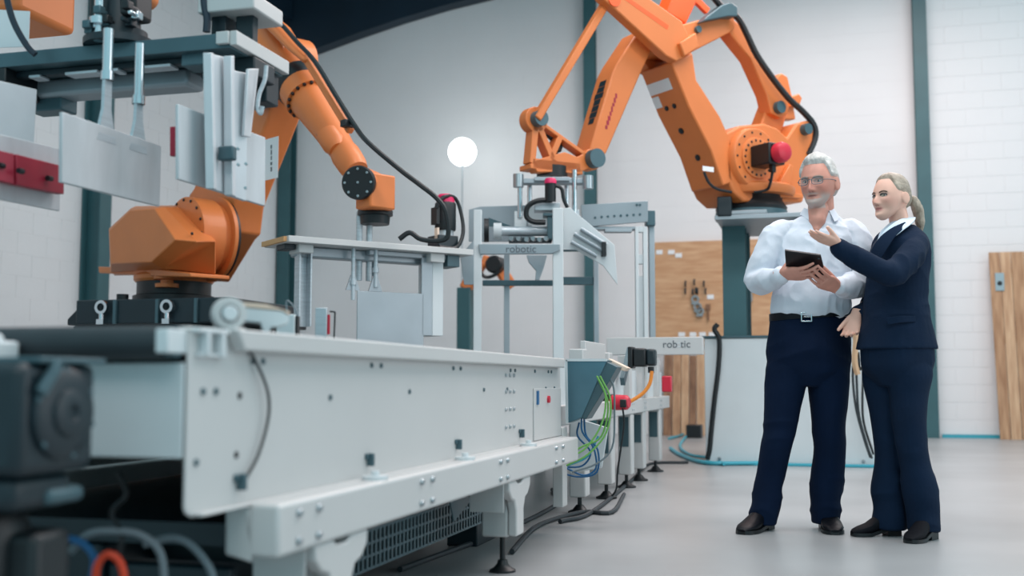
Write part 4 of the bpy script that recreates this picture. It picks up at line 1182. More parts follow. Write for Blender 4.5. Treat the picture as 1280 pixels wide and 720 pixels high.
gb = thing('clamp_gripper', 'grey clamping gripper with rods and a magenta-capped motor, hanging from the large palletizer', 'gripper', tuple(FLB))
obj('yoke', fbox(fbox(MB(), *[(-2.209,8.105,2.257),(-1.654,8.261,2.22)], .1), *[(-2.045,8.098,2.26),(-1.789,8.171,2.23)], .2), 'tool', gb, .004)
for s in [[(-2.162,8.116,2.281),(-2.169,8.142,1.96)],[(-1.763,8.222,2.323),(-1.77,8.249,1.985)],[(-2.142,8.331,2.274),(-2.146,8.346,2.089)],[(-1.866,8.406,2.274),(-1.87,8.421,2.089)]]:
    obj('guide_rod', MB().cyl(s[0], s[1], .02, n=12), 'chrome', gb)
for s in [(-2.17,8.097,2.235),(-1.662,8.238,2.223)]:
    obj('end_stop', MB().cyl(Vector(s) + Vector((0, 0, -.05)), Vector(s) + Vector((0, 0, .05)), .04, n=14), 'zinc', gb)
s = [(-1.91,8.049,2.057),(-1.906,8.037,2.2),(-1.906,8.035,2.224)]
mo = obj('motor', MB().cyl(s[0], s[1], .042, n=20), 'black', gb)
obj('motor_cap', MB().lathe(s[1], (0, 0, 1), [(-.01, .045), (.015, .045), (.03, .035)], 20), 'magenta', mo)
obj('motor_cable', MB().tube([(-1.872,8.049,2.176),(-1.827,8.063,2.152),(-1.812,8.075,2.069),(-1.773,8.092,1.986),(-1.751,8.1,1.968)], .014), 'black', mo)
obj('motor_bracket', fbox(MB(), *[(-2.037,8.066,2.059),(-1.853,8.121,2.0)], .15), 'alu', gb, .004)
obj('hose', MB().tube([(-1.898,8.051,2.069),(-2.002,8.023,2.063),(-2.071,8.008,2.022),(-2.085,8.01,1.95),(-2.039,8.026,1.909),(-1.948,8.052,1.903)], .02), 'black', gb)
obj('back_plate', fpoly(MB(), [(-2.662,8.413,2.082),(-2.576,8.434,2.107),(-2.183,8.541,2.12),(-2.177,8.568,1.829),(-2.668,8.433,1.829)], .02), 'tool', gb, .003)
obj('middle_plate', fbox(MB(), *[(-2.158,8.343,2.082),(-1.97,8.408,1.928)], .02), 'offwhite', gb, .003)
obj('rod_foot', fbox(MB(), *[(-2.209,8.127,2.009),(-2.124,8.161,1.888)], .08), 'offwhite', gb, .004)
obj('rod_foot', fbox(MB(), *[(-1.805,8.237,2.021),(-1.736,8.26,1.972)], .08), 'alu', gb, .004)
s = [(-2.335,8.106,1.857),(-1.925,8.218,1.857)]
obj('cross_tube', MB().cyl(s[0], s[1], .038, n=20), 'alu', gb)
for s_ in (0, 1):
    obj('tube_disc', MB().cyl(Vector(s[s_]) - VX * .03, Vector(s[s_]) + VX * .03, .064, n=24), 'offwhite', gb)
obj('wheel', MB().cyl(*[(-2.42,8.03,1.857),(-2.385,8.04,1.857)], .09, n=24), 'black', gb)
obj('side_wing', fpoly(MB(), [(-2.426,8.175,1.975),(-2.255,8.227,1.908),(-2.427,8.18,1.908)], .02), 'greysteel', gb)
obj('lift_block', fbox(fbox(MB(), *[(-1.946,8.098,1.97),(-1.858,8.139,1.784)], .1), *[(-1.97,8.07,1.979),(-1.815,8.115,1.955)], .14), 'greysteel', gb, .004)
obj('valve_strip', fbox(MB(), *[(-2.241,8.084,1.803),(-1.928,8.173,1.767)], .08), 'darkteal', gb, .004)
for i, s in enumerate([(-2.199,8.045,1.784),(-2.147,8.059,1.784),(-2.089,8.076,1.778),(-2.043,8.088,1.784),(-1.997,8.101,1.778),(-1.95,8.113,1.784)]):
    obj('valve', MB().cyl(Vector(s) - Vector((0, .01, 0)), Vector(s) - Vector((0, .05, 0)), .017, n=10), 'zinc', gb)
obj('clamp_plate', fpoly(MB(), [(-1.808,8.03,1.996),(-1.762,8.042,2.008),(-1.448,8.152,1.73),(-1.431,8.182,1.435),(-1.531,8.142,1.577),(-1.723,8.079,1.695),(-1.815,8.054,1.695)], .02), 'offwhite', gb, .003)
for s in [[(-1.728,8.047,1.81),(-1.536,8.11,1.692)],[(-1.75,8.036,1.75),(-1.57,8.095,1.644)],[(-1.681,8.057,1.846),(-1.501,8.117,1.728)]]:
    obj('cylinder', MB().cyl(s[0], s[1], .016, n=12), 'tool', gb)
obj('cylinder_end', fbox(MB(), *[(-1.529,8.076,1.748),(-1.498,8.094,1.642)], .06), 'black', gb, .004)
rp = obj('side_plate', fpoly(MB(), [(-1.783,8.548,2.104),(-1.273,8.685,2.136),(-1.276,8.698,1.973),(-1.774,8.565,1.929)], .03), 'tool', gb, .003)
bolts(gb, 'plate_bolt', [(-1.676,8.586,2.004),(-1.627,8.599,2.01),(-1.579,8.612,2.013),(-1.53,8.625,2.017),(-1.481,8.638,2.02),(-1.433,8.651,2.023),(-1.384,8.664,2.026),(-1.336,8.677,2.029),(-1.358,8.664,2.104),(-1.334,8.671,2.104)], -VY, .01, .008, 'greysteel', 8)
obj('side_rail', fbox(fbox(MB(), *[(-1.718,8.601,1.938),(-1.293,8.72,1.913)], .1), *[(-1.605,8.613,1.916),(-1.399,8.671,1.891)], .08), 'tool', gb, .004)
s = [(-1.374,8.673,1.954),(-1.337,8.683,1.954),(-1.313,8.69,1.954),(-1.283,8.698,1.954),(-1.397,8.759,0.889)]
lp = MB()
fbox(lp, *[(-1.374,8.674,1.935),(-1.37,8.753,1.046)], .06)
fbox(lp, *[(-1.314,8.691,1.935),(-1.303,8.771,1.046)], .06)
fbox(lp, *[(-1.35,8.681,1.935),(-1.315,8.695,1.891)], .06)
fbox(lp, *[(-1.355,8.699,1.716),(-1.32,8.715,1.641)], .06)
fbox(lp, *[(-1.359,8.712,1.547),(-1.333,8.763,1.046)], .06)
obj('side_arm', lp, 'offwhite', gb, .003)
obj('side_arm', fbox(MB(), *[(-1.283,8.793,2.057),(-1.263,8.886,1.049)], .08), 'tool', gb, .004)
obj('arm_head', fbox(MB(), *[(-1.294,8.737,2.068),(-1.229,8.765,1.948)], .14), 'greysteel', gb, .006)

ifr = thing('infeed_frame', 'grey tubular frame with lettered front rail, standing on the conveyor under the clamping gripper', 'frame', (-2.123,7.921,0.82))
obj('front_rail', fpoly(MB(), [(-2.361,7.695,1.712),(-1.792,7.851,1.712),(-1.793,7.855,1.666),(-1.85,7.841,1.642),(-2.352,7.704,1.637)], .04), 'tool', ifr, .004)
tc_ = Vector((-2.066,7.779,1.674))
text('lettering', 'robotic', .075, Matrix.Translation(tc_ - VY * .002) @ Matrix.Rotation(R(15.33), 4, 'Z') @ Matrix.Rotation(R(90), 4, 'X'), 'ink', ifr)
for s in [[(-2.404,7.713,1.967),(-2.373,7.821,0.824)],[(-1.848,7.864,1.979),(-1.801,7.977,0.824)]]:
    obj('post', fbox(MB(), *s, .07), 'offwhite', ifr, .004)
for s in [[(-2.36,8.372,1.71),(-2.337,8.455,0.826)],[(-1.685,8.557,1.71),(-1.668,8.638,0.826)]]:
    obj('post', fbox(MB(), *s, .05), 'tool', ifr, .004)
for s in [[(-2.512,8.296,1.506),(-1.986,8.444,1.463)],[(-1.918,8.508,1.536),(-1.69,8.576,1.474)],[(-1.923,8.538,1.779),(-1.585,8.634,1.741)]]:
    obj('cross_bar', fbox(MB(), *s, .05), 'greysteel', ifr, .004)
obj('hook_bracket', fpoly(MB(), [(-2.103,8.082,1.665),(-1.953,8.123,1.665),(-1.978,8.124,1.575),(-2.015,8.122,1.479),(-2.044,8.114,1.479),(-2.037,8.11,1.551),(-2.087,8.091,1.611)], .04), 'tool', ifr, .003)
obj('guide_plate', fpoly(MB(), [(-2.492,7.667,1.625),(-2.394,7.683,1.741),(-2.401,7.709,1.418),(-2.468,7.691,1.418)], .02), 'tool', ifr, .003)

# ------------------------------------------------------------------ things along the end wall
bx_ = [(-2.177,2.646),(-0.219,2.582),(-0.248,1.198),(-2.192,1.215)]
bd = thing('tool_board', 'plywood tool board on the end wall, behind the dark robot stand', 'board', ((bx_[0][0] + bx_[1][0]) / 2, 15.46, bx_[2][1]))
obj('panel', MB().bx(bx_[0][0], bx_[1][0], 15.42, 15.485, bx_[2][1], bx_[0][1]), 'ply', bd, .003)
obj('batten', MB().bx(bx_[0][0], bx_[1][0], 15.4, 15.419, bx_[2][1], bx_[2][1] + .06), 'plank3', bd, .003)
for s in [(-2.109,2.508),(-1.943,2.503),(-1.844,2.455),(-1.417,1.872),(-1.814,1.364),(-1.662,1.362),(-1.532,1.361),(-1.403,1.359)]:
    obj('paper_tag', MB().box((s[0], 15.415, s[1]), (.09, .006, .06)), 'paper', bd)
for i, s in enumerate([(-1.752,1.989),(-1.654,1.976),(-1.588,1.985),(-1.48,1.983),(-1.61,1.997),(-1.75,2.088),(-1.63,2.107),(-1.5,2.082)]):
    obj('hook', MB().tube([(s[0], 15.42, s[1]), (s[0], 15.37, s[1]), (s[0], 15.36, s[1] - .05), (s[0], 15.38, s[1] - .07)], .012), 'darkteal', bd)
for i, (s, l) in enumerate(zip([(-1.621,1.842),(-1.59,1.743),(-1.558,1.677),(-1.449,1.751),(-0.914,1.828)], ['steel shackle hanging topmost in the cluster on the plywood board', 'steel shackle hanging in the middle of the cluster on the plywood board', 'steel shackle hanging lowest in the cluster on the plywood board', 'small brown tool hanging right of the shackles on the plywood board', 'steel clamp hanging on the plywood board right of the dark robot stand'])):
    mb = MB().ring((s[0], 15.38, s[1]), (0, 1, 0), .055, .03, .03, 18).bx(s[0] - .05, s[0] + .04, 15.37, 15.4, s[1] - .07, s[1] - .045)
    if i == 3:
        mb = MB().bx(s[0] - .03, s[0] + .03, 15.375, 15.41, s[1] - .05, s[1] + .02).cyl((s[0], 15.39, s[1] - .05), (s[0], 15.39, s[1] - .2), .015, n=10)
    if i == 4:
        mb.bx(s[0] - .06, s[0] + .06, 15.36, 15.41, s[1] - .02, s[1] + .06).bar((s[0], 15.39, s[1]), (s[0] + .1, 15.39, s[1] + .2), .03, .03)
    lone('hand_tool', mb, 'plank2' if i == 3 else 'zinc', l, 'tool', 'tools hanging on the plywood board')
pk = [(-2.051,-0.013),(-1.932,-0.011),(-1.814,-0.01),(-1.707,-0.008),(-1.611,-0.007),(-1.494,-0.006),(-2.037,1.164)]
nm = ['dark brown plank, leftmost of those standing below the tool board', 'second plank from the left below the tool board', 'pale middle plank of those standing below the tool board', 'fourth plank from the left below the tool board', 'pale plank nearest the plinth, rightmost below the tool board']
for i in range(5):
    x0, x1 = pk[i][0], pk[i + 1][0]
    dz = (0, -.03, .04, -.05, .02)[i]
    mb = MB().yz([(15.12 + i * .02, 0), (15.17 + i * .02, 0), (15.38, 1.12 + dz), (15.33, 1.12 + dz)], x0 + .004, x1 - .004)
    lone('plank', mb, ['plank2', 'plank', 'plank3', 'plank2', 'plank3'][i], nm[i], 'plank', 'planks below the tool board', .004, origin=((x0 + x1) / 2, 15.2, 0))
bb_ = [(-1.668,0.008),(-1.478,0.167)]
lone('crate', MB().bx(bb_[0][0], bb_[1][0], 14.75, 14.5, 0, bb_[1][1]), 'black', 'small black crate on the floor in front of the planks', 'crate', None, .01)

# ledged wooden gate leaning on the wall at the right edge
gt = thing('wooden_gate', 'tall gate of upright pine planks with a steel plate, leaning on the wall at right', 'gate', (2.55, 15.2, 0))
gx = [(2.112,2.367),(2.146,0.008),(2.244,2.363),(2.276,0.01),(2.375,2.359),(2.406,0.012)]
tops = [gx[0][0], gx[2][0], gx[4][0], gx[4][0] + .15, gx[4][0] + .3]
bots = [gx[1][0], gx[3][0], gx[5][0], gx[5][0] + .15, gx[5][0] + .3]
ht = gx[0][1]
for i in range(4):
    mb = MB()
    o1, o2 = .003, -.003
    f0 = [(bots[i] + o1, 15.16, 0), (bots[i + 1] + o2, 15.16, 0), (tops[i + 1] + o2, 15.34, ht), (tops[i] + o1, 15.34, ht)]
    t = .028 + .003 * (i % 2)
    mb.rings([[Vector(p) for p in f0], [Vector(p) + Vector((0, t, 0)) for p in f0]])
    obj('plank', mb, ['plank', 'plank3', 'plank', 'plank3'][i], gt, .003)
for z in (.35, 1.2, 2.05):
    y = 15.19 + .18 * z / ht
    x0 = bots[0] + (tops[0] - bots[0]) * z / ht
    obj('ledge', MB().bx(x0 + .02, x0 + .55, y, y + .025, z, z + .1), 'plank', gt)
hp = [(2.174,2.096),(2.279,1.87)]
obj('steel_plate', MB().bx(hp[0][0], hp[1][0], 15.29, 15.31, hp[1][1], hp[0][1]).bx(hp[0][0], hp[1][0], 15.31, 15.33, hp[0][1] - .03, hp[0][1]), 'zinc', gt)
obj('plate_hole', MB().cyl(((hp[0][0] + hp[1][0]) / 2, 15.285, (hp[0][1] + hp[1][1]) / 2 - .02), ((hp[0][0] + hp[1][0]) / 2, 15.292, (hp[0][1] + hp[1][1]) / 2 - .02), .03, n=14), 'black', gt)

# work lamp on a slender stand near the end wall
lx, lz = (-4.684,3.873)
wl = thing('work_lamp', 'bright round lamp on a slender pole in front of the end wall', 'lamp', (lx, 14.5, 0))
obj('lamp_globe', MB().ball((lx, 14.5, lz), .19, 24, 16), 'lamp', wl)
obj('pole', MB().cyl((lx, 14.5, .03), (lx, 14.5, lz - .15), .009, n=10), 'tool', wl)
obj('collar', MB().cyl((lx, 14.5, lz - .19), (lx, 14.5, lz - .155), .03, n=16), 'tool', wl)
obj('foot', MB().lathe((lx, 14.5, 0), (0, 0, 1), [(0, .22), (.02, .22), (.03, .05), (.05, .02)], 24), 'greysteel', wl)

# ------------------------------------------------------------------ people
def vnoise(P, seed=0):
    """smooth value noise, 0..1, on an (n, 3) array"""
    I = np.floor(P).astype(np.int64)
    Fr = P - I
    Fr = Fr * Fr * (3 - 2 * Fr)

    def h(ix, iy, iz):
        k = (ix * 374761393 + iy * 668265263 + iz * 2147483647 + seed * 974634777) & 0xffffffff
        k = ((k ^ (k >> 13)) * 1274126177) & 0xffffffff
        return ((k ^ (k >> 16)) & 0xffff) / 65535.0
    out = 0
    for a in (0, 1):
        for b in (0, 1):
            for c in (0, 1):
                w = (Fr[:, 0] if a else 1 - Fr[:, 0]) * (Fr[:, 1] if b else 1 - Fr[:, 1]) * (Fr[:, 2] if c else 1 - Fr[:, 2])
                out = out + w * h(I[:, 0] + a, I[:, 1] + b, I[:, 2] + c)
    return out


def ridge(P, f, seed):
    return 1 - np.abs(2 * vnoise(P * np.array(f), seed) - 1)


def fuse(name, mb, voxel, it=3, disp=None, inv=None):
    """join overlapping closed shapes into one continuous skin"""
    me = mb.mesh(name)
    ob = bpy.data.objects.new(name, me)
    COL.objects.link(ob)
    r = ob.modifiers.new('skin', 'REMESH')
    r.mode = 'VOXEL'
    r.voxel_size = voxel
    s = ob.modifiers.new('soft', 'SMOOTH')
    s.factor = 0.5
    s.iterations = it
    dg = bpy.context.evaluated_depsgraph_get()
    dg.update()
    out = bpy.data.meshes.new_from_object(ob.evaluated_get(dg))
    bpy.data.objects.remove(ob)
    n = len(out.vertices)
    co = np.empty(n * 3, dtype=np.float64)
    out.vertices.foreach_get('co', co)
    co = co.reshape(-1, 3)
    if disp is not None:
        nr = np.empty(n * 3, dtype=np.float64)
        out.vertices.foreach_get('normal', nr)
        co = co + nr.reshape(-1, 3) * disp(co)[:, None]
        out.vertices.foreach_set('co', co.ravel())
    out.polygons.foreach_set('use_smooth', [True] * len(out.polygons))
    out.name = name
    out.update()
    return out, co


def colour(me, cols):
    at = me.color_attributes.new('tint', 'FLOAT_COLOR', 'POINT')
    at.data.foreach_set('color', np.concatenate([cols, np.ones((len(cols), 1))], 1).ravel())


def tint_mat(name, rough, sss=0.0, bump=0.0, bscale=200):
    m = mat(name, (200, 150, 130), rough, bump=bump, bscale=bscale)
    nt = m.node_tree
    a = nt.nodes.new('ShaderNodeAttribute')
    a.attribute_name = 'tint'
    b = nt.nodes['Principled BSDF']
    nt.links.new(a.outputs['Color'], b.inputs['Base Color'])
    if sss:
        b.inputs['Subsurface Weight'].default_value = sss
        b.inputs['Subsurface Radius'].default_value = (.012, .005, .003)
        b.inputs['Subsurface Scale'].default_value = 1.0
    return m


M['skin'] = tint_mat('skin', 0.5)
M['hair_grey'] = mat('silver_hair', (226, 223, 218), 0.6, rgb2=(176, 172, 168), vscale=30, stretch=(1, .35, 1), bump=.5, bscale=160)
M['hair_blond'] = mat('ash_blond_hair', (186, 172, 155), 0.42, rgb2=(128, 114, 98), vscale=26, stretch=(1, .25, 1), bump=.4, bscale=160)
M['brow_grey'] = mat('grey_brow', (142, 124, 114), 0.7)
M['brow_brown'] = mat('brown_brow', (86, 64, 52), 0.7)
M['shaded_eye_white'] = mat('shaded_eye_white', (172, 163, 158), 0.4)  # greyed so the colour carries the shadow of the lids
M['iris'] = mat('iris', (34, 42, 48), 0.35)
M['shirt'] = mat('pale_blue_shirt', (213, 219, 229), 0.85, bump=.12, bscale=40, var=.03, vscale=8)
M['collar_in'] = mat('mid_blue_collar_lining', (122, 172, 218), 0.8)
M['trousers'] = mat('navy_trousers', (2, 22, 48), 0.9, bump=.15, bscale=50, var=.12, vscale=6, spec=.2)
M['suit'] = mat('navy_suit_cloth', (4, 28, 52), 0.9, bump=.15, bscale=60, var=.12, vscale=6, spec=.25)
M['blouse'] = mat('pale_blouse', (206, 222, 236), 0.8)
M['leather'] = mat('black_leather', (6, 9, 17), 0.45, bump=.1, bscale=60, spec=.2)
M['suede'] = mat('black_boot_leather', (8, 10, 18), 0.7, spec=.2)
M['screen'] = mat('black_tablet_shell', (16, 20, 26), 0.35)
gl = bpy.data.materials.new('spectacle_glass')
gl.use_nodes = True
b_ = gl.node_tree.nodes['Principled BSDF']
b_.inputs['Alpha'].default_value = 0.06
b_.inputs['Roughness'].default_value = 0
b_.inputs['IOR'].default_value = 1.12
b_.inputs['Base Color'].default_value = (.93, .95, .97, 1)
M['glass'] = gl


def sm(x, a, b):
    t = np.clip((x - a) / (b - a), 0, 1)
    return t * t * (3 - 2 * t)


def head_points(H, nu, nv, female=False, features=True):
    """(nv+1, nu, 3) grid of a head, face towards -y, chin at -H/2 and crown at H/2"""
    ph = np.linspace(0, math.pi, nv + 1)[:, None]
    th = np.linspace(0, 2 * math.pi, nu, endpoint=False)[None, :]
    z = -np.cos(ph) * .5 + 0 * th
    s = np.sin(ph) ** .8 + 0 * th
    st, ct = np.sin(th) + 0 * ph, np.cos(th) + 0 * ph
    t = np.clip(-z * 2, 0, 1)
    u = np.clip(z * 2, 0, 1)
    a = (.325 if female else .335) * (1 - (.33 if female else .22) * t ** 1.6)
    front = np.where(ct > 0, 1.0, 0.0)
    b = np.where(ct > 0, .40 * (1 + (.60 if female else .62) * sm(t, .45, .98)) * (1 - .06 * sm(u, .3, 1)), .46 * (1 - .50 * t ** 1.2))
    x = a * s * st
    cc = np.sign(ct) * np.abs(ct) ** np.where(ct > 0, .82, 1)
    y = -b * s * cc
    if features:
        w = np.clip(ct * 1.6, 0, 1)

        def g(x0, z0, sx, sz, amp):
            return amp * np.exp(-((x - x0) / sx) ** 2 - ((z - z0) / sz) ** 2)
        d = 0
        d = d + g(0, .09, .22, .045, .014 if not female else .006)
        for k in (-1, 1):
            d = d + g(k * .135, .015, .075, .05, -.038)
            d = d + g(k * .20, -.10, .07, .07, .016)
            d = d + g(k * .055, -.165, .03, .03, .03)
            d = d + g(k * .16, -.25, .06, .10, -.012)
        prof = sm(-z, -.08, .15) * (1 - sm(-z, .16, .20))
        sig = .034 + .022 * sm(-z, -.02, .15)
        d = d + (.115 if not female else .10) * prof * np.exp(-(x / sig) ** 2)
        d = d + g(0, -.235, .085, .018, .024 if female else .012)
        d = d + g(0, -.285, .07, .020, .027 if female else .014)
        d = d + g(0, -.259, .09, .009, -.016)
        d = d + g(0, -.40, .09, .06, .022)
        d = d + g(0, -.335, .09, .025, -.010)
        y = y - d * w
    z = z + (.22 if female else .14) * sm(y, -.26, .12) * t ** 1.5
    return np.stack([x, y, z], -1) * H


def grid_mb(G, mb=None, T=None):
    mb = mb or MB()
    nv, nu = G.shape[0] - 1, G.shape[1]
    vs = [Vector(p) for p in G.reshape(-1, 3)]
    fs = []
    for j in range(nv):
        for i in range(nu):
            fs.append([j * nu + i, j * nu + (i + 1) % nu, (j + 1) * nu + (i + 1) % nu, (j + 1) * nu + i])
    return mb.add(vs, fs, T)


def limb(mb, P, n=16, sub=6, flat=None):
    """P: (x, y, z, r) joints; a smooth tapering tube with rounded ends"""
    C = smooth([p[:3] for p in P], sub)
    rr = []
    for i in range(len(P) - 1):
        for k in range(sub):
            t = k / sub
            t = t * t * (3 - 2 * t)
            rr.append(P[i][3] * (1 - t) + P[i + 1][3] * t)
    rr.append(P[-1][3])
    if len(C) == len(P):
        rr = [p[3] for p in P]
    rs = []
    up = None
    m = len(C)
    for i, p in enumerate(C):
        d = (C[min(i + 1, m - 1)] - C[max(i - 1, 0)]).normalized()
        if up is None:
            up = Vector((0, 1, 0)) if abs(d.y) < .9 else Vector((1, 0, 0))
        a = d.cross(up).normalized()
        up = a.cross(d).normalized()

        def ringat(q, r):
            return [q + a * (r * math.cos(2 * math.pi * k / n)) + up * (r * math.sin(2 * math.pi * k / n) * (flat or 1)) for k in range(n)]
        if i == 0:
            for e in (1.2, .9, .5):
                rs.append(ringat(p - d * rr[0] * math.sin(e), rr[0] * math.cos(e)))
        rs.append(ringat(p, rr[i]))
        if i == m - 1:
            for e in (.5, .9, 1.2):
                rs.append(ringat(p + d * rr[-1] * math.sin(e), rr[-1] * math.cos(e)))
    return mb.rings(rs)


def trunk(mb, P, n=32, sub=4, power=2.0):
    """P: (x, y, z, half width, half depth) level rings from bottom to top"""
    C = smooth([p[:3] for p in P], sub)
    S = smooth([(p[3], p[4], 0) for p in P], sub)
    rs = []
    for c, s in zip(C, S):
        r = []
        for k in range(n):
            a = 2 * math.pi * k / n
            ca, sa = math.cos(a), math.sin(a)
            e = 2 / power
            r.append(c + Vector((s.x * math.copysign(abs(ca) ** e, ca), s.y * math.copysign(abs(sa) ** e, sa), 0)))
        rs.append(r)
    return mb.rings(rs)


def hand(mb, W, X, N, side, curl, sc=1.0, thumb=(.55, .5, .35), tcurl=(.2, .3), spread=.06):
    """W wrist, X along the fingers, N the way the palm faces; curl: bends per finger (three angles)"""
    W, X, N = Vector(W), Vector(X).normalized(), Vector(N)
    N = (N - X * N.dot(X)).normalized()
    T = (X.cross(N) if side == 'right' else N.cross(X)).normalized()
    secs = [(-.03, .026, .021, 0), (0, .028, .02, 0), (.03, .036, .018, .002), (.06, .042, .016, .002), (.085, .042, .0135, 0), (.098, .038, .0105, 0)]
    rs = []
    for t, w, th, off in secs:
        c = W + X * (t * sc) + T * (off * sc)
        r = []
        for k in range(18):
            a = 2 * math.pi * k / 18
            ca, sa = math.cos(a), math.sin(a)
            r.append(c + T * (w * sc * math.copysign(abs(ca) ** .8, ca)) + N * (th * sc * math.copysign(abs(sa) ** .8, sa)))
        rs.append(r)
    mb.rings(rs)
    lat = (.031, .0105, -.0105, -.030)
    ln = (.074, .083, .077, .060)
    r0 = (.0088, .0092, .0088, .0078)
    for f in range(4):
        p = W + X * ((.092 - (.004, 0, .003, .011)[f]) * sc) + T * (lat[f] * sc)
        d = (X + T * (spread * (1.5 - f))).normalized()
        pts = [(*(p - d * .02 * sc), r0[f] * sc), (*p, r0[f] * 1.05 * sc)]
        ang = 0
        ax = d.cross(N).normalized()
        for s in range(3):
            ang += curl[f][s]
            dd = (d * math.cos(ang) + N * math.sin(ang))
            p = p + dd * (ln[f] * (.45, .31, .24)[s] * sc)
            pts.append((*p, r0[f] * (.95, .86, .70)[s] * sc))
        limb(mb, pts, 10, 4)
    p = W + X * (.018 * sc) + T * (.022 * sc)
    d = (X * thumb[0] + T * thumb[1] + N * thumb[2]).normalized()
    pts = [(*p, .016 * sc)]
    p = p + d * .042 * sc
    pts.append((*p, .0125 * sc))
    for s, l in enumerate((.034, .027)):
        d = (d + (X * .8 + N * .3) * tcurl[s]).normalized()
        p = p + d * l * sc
        pts.append((*p, (.0105, .0088)[s] * sc))
    limb(mb, pts, 10, 4)


def person(label, loc, rotz, mb, voxel, group=None):
    me, co = fuse('person', mb, voxel, 2)
    o = bpy.data.objects.new('person', me)
    COL.objects.link(o)
    o.location = loc
    o.rotation_euler = (0, 0, R(rotz))
    WM[o] = Matrix.Translation(loc) @ Matrix.Rotation(R(rotz), 4, 'Z')
    me.materials.append(M['skin'])
    tag(o, label, 'person')
    return o, me, co


def put(name, me, m, parent, label=None):
    me.materials.append(M[m])
    return obj(name, me, None, parent, local=True, label=label)


def face_tint(co, HM, H, skin, lip, female):
    n = len(co)
    inv = np.array(HM.inverted())
    q = (co @ inv[:3, :3].T + inv[:3, 3]) / H
    x, y, z = q[:, 0], q[:, 1], q[:, 2]
    col = np.tile(np.array(lin(skin)), (n, 1))
    mott = vnoise(co * 45, 3)[:, None]
    col = col * (.93 + .14 * mott)
    near = (np.abs(z) < .75) & (np.abs(x) < .6) & (np.abs(y) < .75)
    fr = near & (y < -.1)

    def blend(mask, c):
        m = (mask * fr)[:, None]
        return col * (1 - m) + np.array(lin(c)) * m
    for k in (-1, 1):
        col = blend(.35 * np.exp(-((x - k * .2) / .1) ** 2 - ((z + .1) / .09) ** 2), (206, 120, 108))
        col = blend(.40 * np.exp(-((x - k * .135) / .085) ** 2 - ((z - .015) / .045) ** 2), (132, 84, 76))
        col = blend(.75 * np.exp(-((x - k * .03) / .018) ** 2 - ((z + .190) / .012) ** 2), (92, 48, 42))
    col = blend(.35 * np.exp(-((x) / .06) ** 2 - ((z + .12) / .06) ** 2), (214, 130, 118))
    lw = np.exp(-((x / (.10 if female else .095)) ** 6)) * np.exp(-((z + .262) / (.042 if female else .026)) ** 4)
    col = blend(.85 * lw, lip)
    col = blend(.75 * np.exp(-((x / .09) ** 4)) * np.exp(-((z + .259) / .0085) ** 2), (86, 44, 44))
    if not female:
        # short grey beard and moustache
        jaw = sm(-z, .16, .28) * (1 - sm(-z, .44, .50)) * sm(np.abs(x) + .55 * sm(-z, .30, .38) + .0, .11, .2)
        mous = np.exp(-((x / .12) ** 4)) * np.exp(-((z + .222) / .022) ** 2)
        chin = sm(-z, .31, .36) * (1 - sm(-z, .46, .50)) * np.exp(-((x / .2) ** 4))
        bm_ = np.clip(np.maximum(np.maximum(jaw, .9 * mous), chin) * (1 - lw), 0, 1) * (.62 + .3 * vnoise(co * 260, 8))
        col = blend(bm_ * (np.abs(y) > .02), (186, 176, 170))
    return col


def face_parts(o, HM, H, G, brow, female, gaze=(0, 0)):
    Gf = G.reshape(-1, 3)

    def surf(x, z):
        m = Gf[:, 1] < 0
        k = np.argmin((Gf[m][:, 0] / H - x) ** 2 + (Gf[m][:, 2] / H - z) ** 2)
        return Gf[m][k][1] / H
    for k in (-1, 1):
        ex, ez = k * .135, .012
        ey = surf(ex, ez)
        T = HM @ Matrix.Diagonal((H, H, H, 1))
        e = MB().ball((ex, ey + .016, ez), (.056 if not female else .064, .03, .026 if not female else .035), 18, 12, T)
        eo = obj('eye', e, 'shaded_eye_white', o, local=True)
        obj('iris', MB().ball((ex + gaze[0], ey - .009, ez + gaze[1]), (.022, .008, .022), 14, 8, T), 'iris', eo, local=True)
        lid = [T @ Vector((ex + dx, surf(ex + dx, ez + dz) - .006, ez + dz)) for dx, dz in ((-.065, .0), (-.04, .026), (0, .033), (.04, .026), (.065, .0))]
        obj('eyelid', MB().tube(lid, H * (.014 if female else .010), 6), 'iris' if female else 'brow_grey', eo, local=True)
        if female:
            pts = [(-.075, .072), (-.03, .09), (.02, .096), (.075, .078)] if k > 0 else [(-.075, .078), (-.02, .096), (.03, .09), (.075, .072)]
        else:
            pts = [(-.08, .078), (-.03, .092), (.03, .094), (.085, .075)]
        bw = [T @ Vector((ex + dx, surf(ex + dx, dz) - .004, dz)) for dx, dz in pts]
        obj('eyebrow', MB().tube(bw, H * (.013 if female else .020), 6), brow, o, local=True)


def ears(mb, HM, H):
    for k in (-1, 1):
        T = HM @ Matrix.Diagonal((H, H, H, 1)) @ Matrix.Translation((k * .35, .045, -.03)) @ Matrix.Rotation(k * -.35, 4, 'Z') @ Matrix.Rotation(.15, 4, 'X')
        mb.ball((0, 0, 0), (.03, .075, .125), 14, 12, T)
        mb.ball((k * .02, .01, .01), (.018, .085, .13), 14, 12, T)


def shell(H, HM, thick, female):
    """hair shell; thick(theta, z, x, y) in units of H"""
    G = head_points(H, 140, 90, female, False)
    q = G / H
    th = np.arctan2(q[..., 0], -q[..., 1])
    t = thick(th, q[..., 2], q)
    nrm = q / np.linalg.norm(q, axis=-1, keepdims=True)
    return grid_mb(G + nrm * (t * H)[..., None], None, HM)


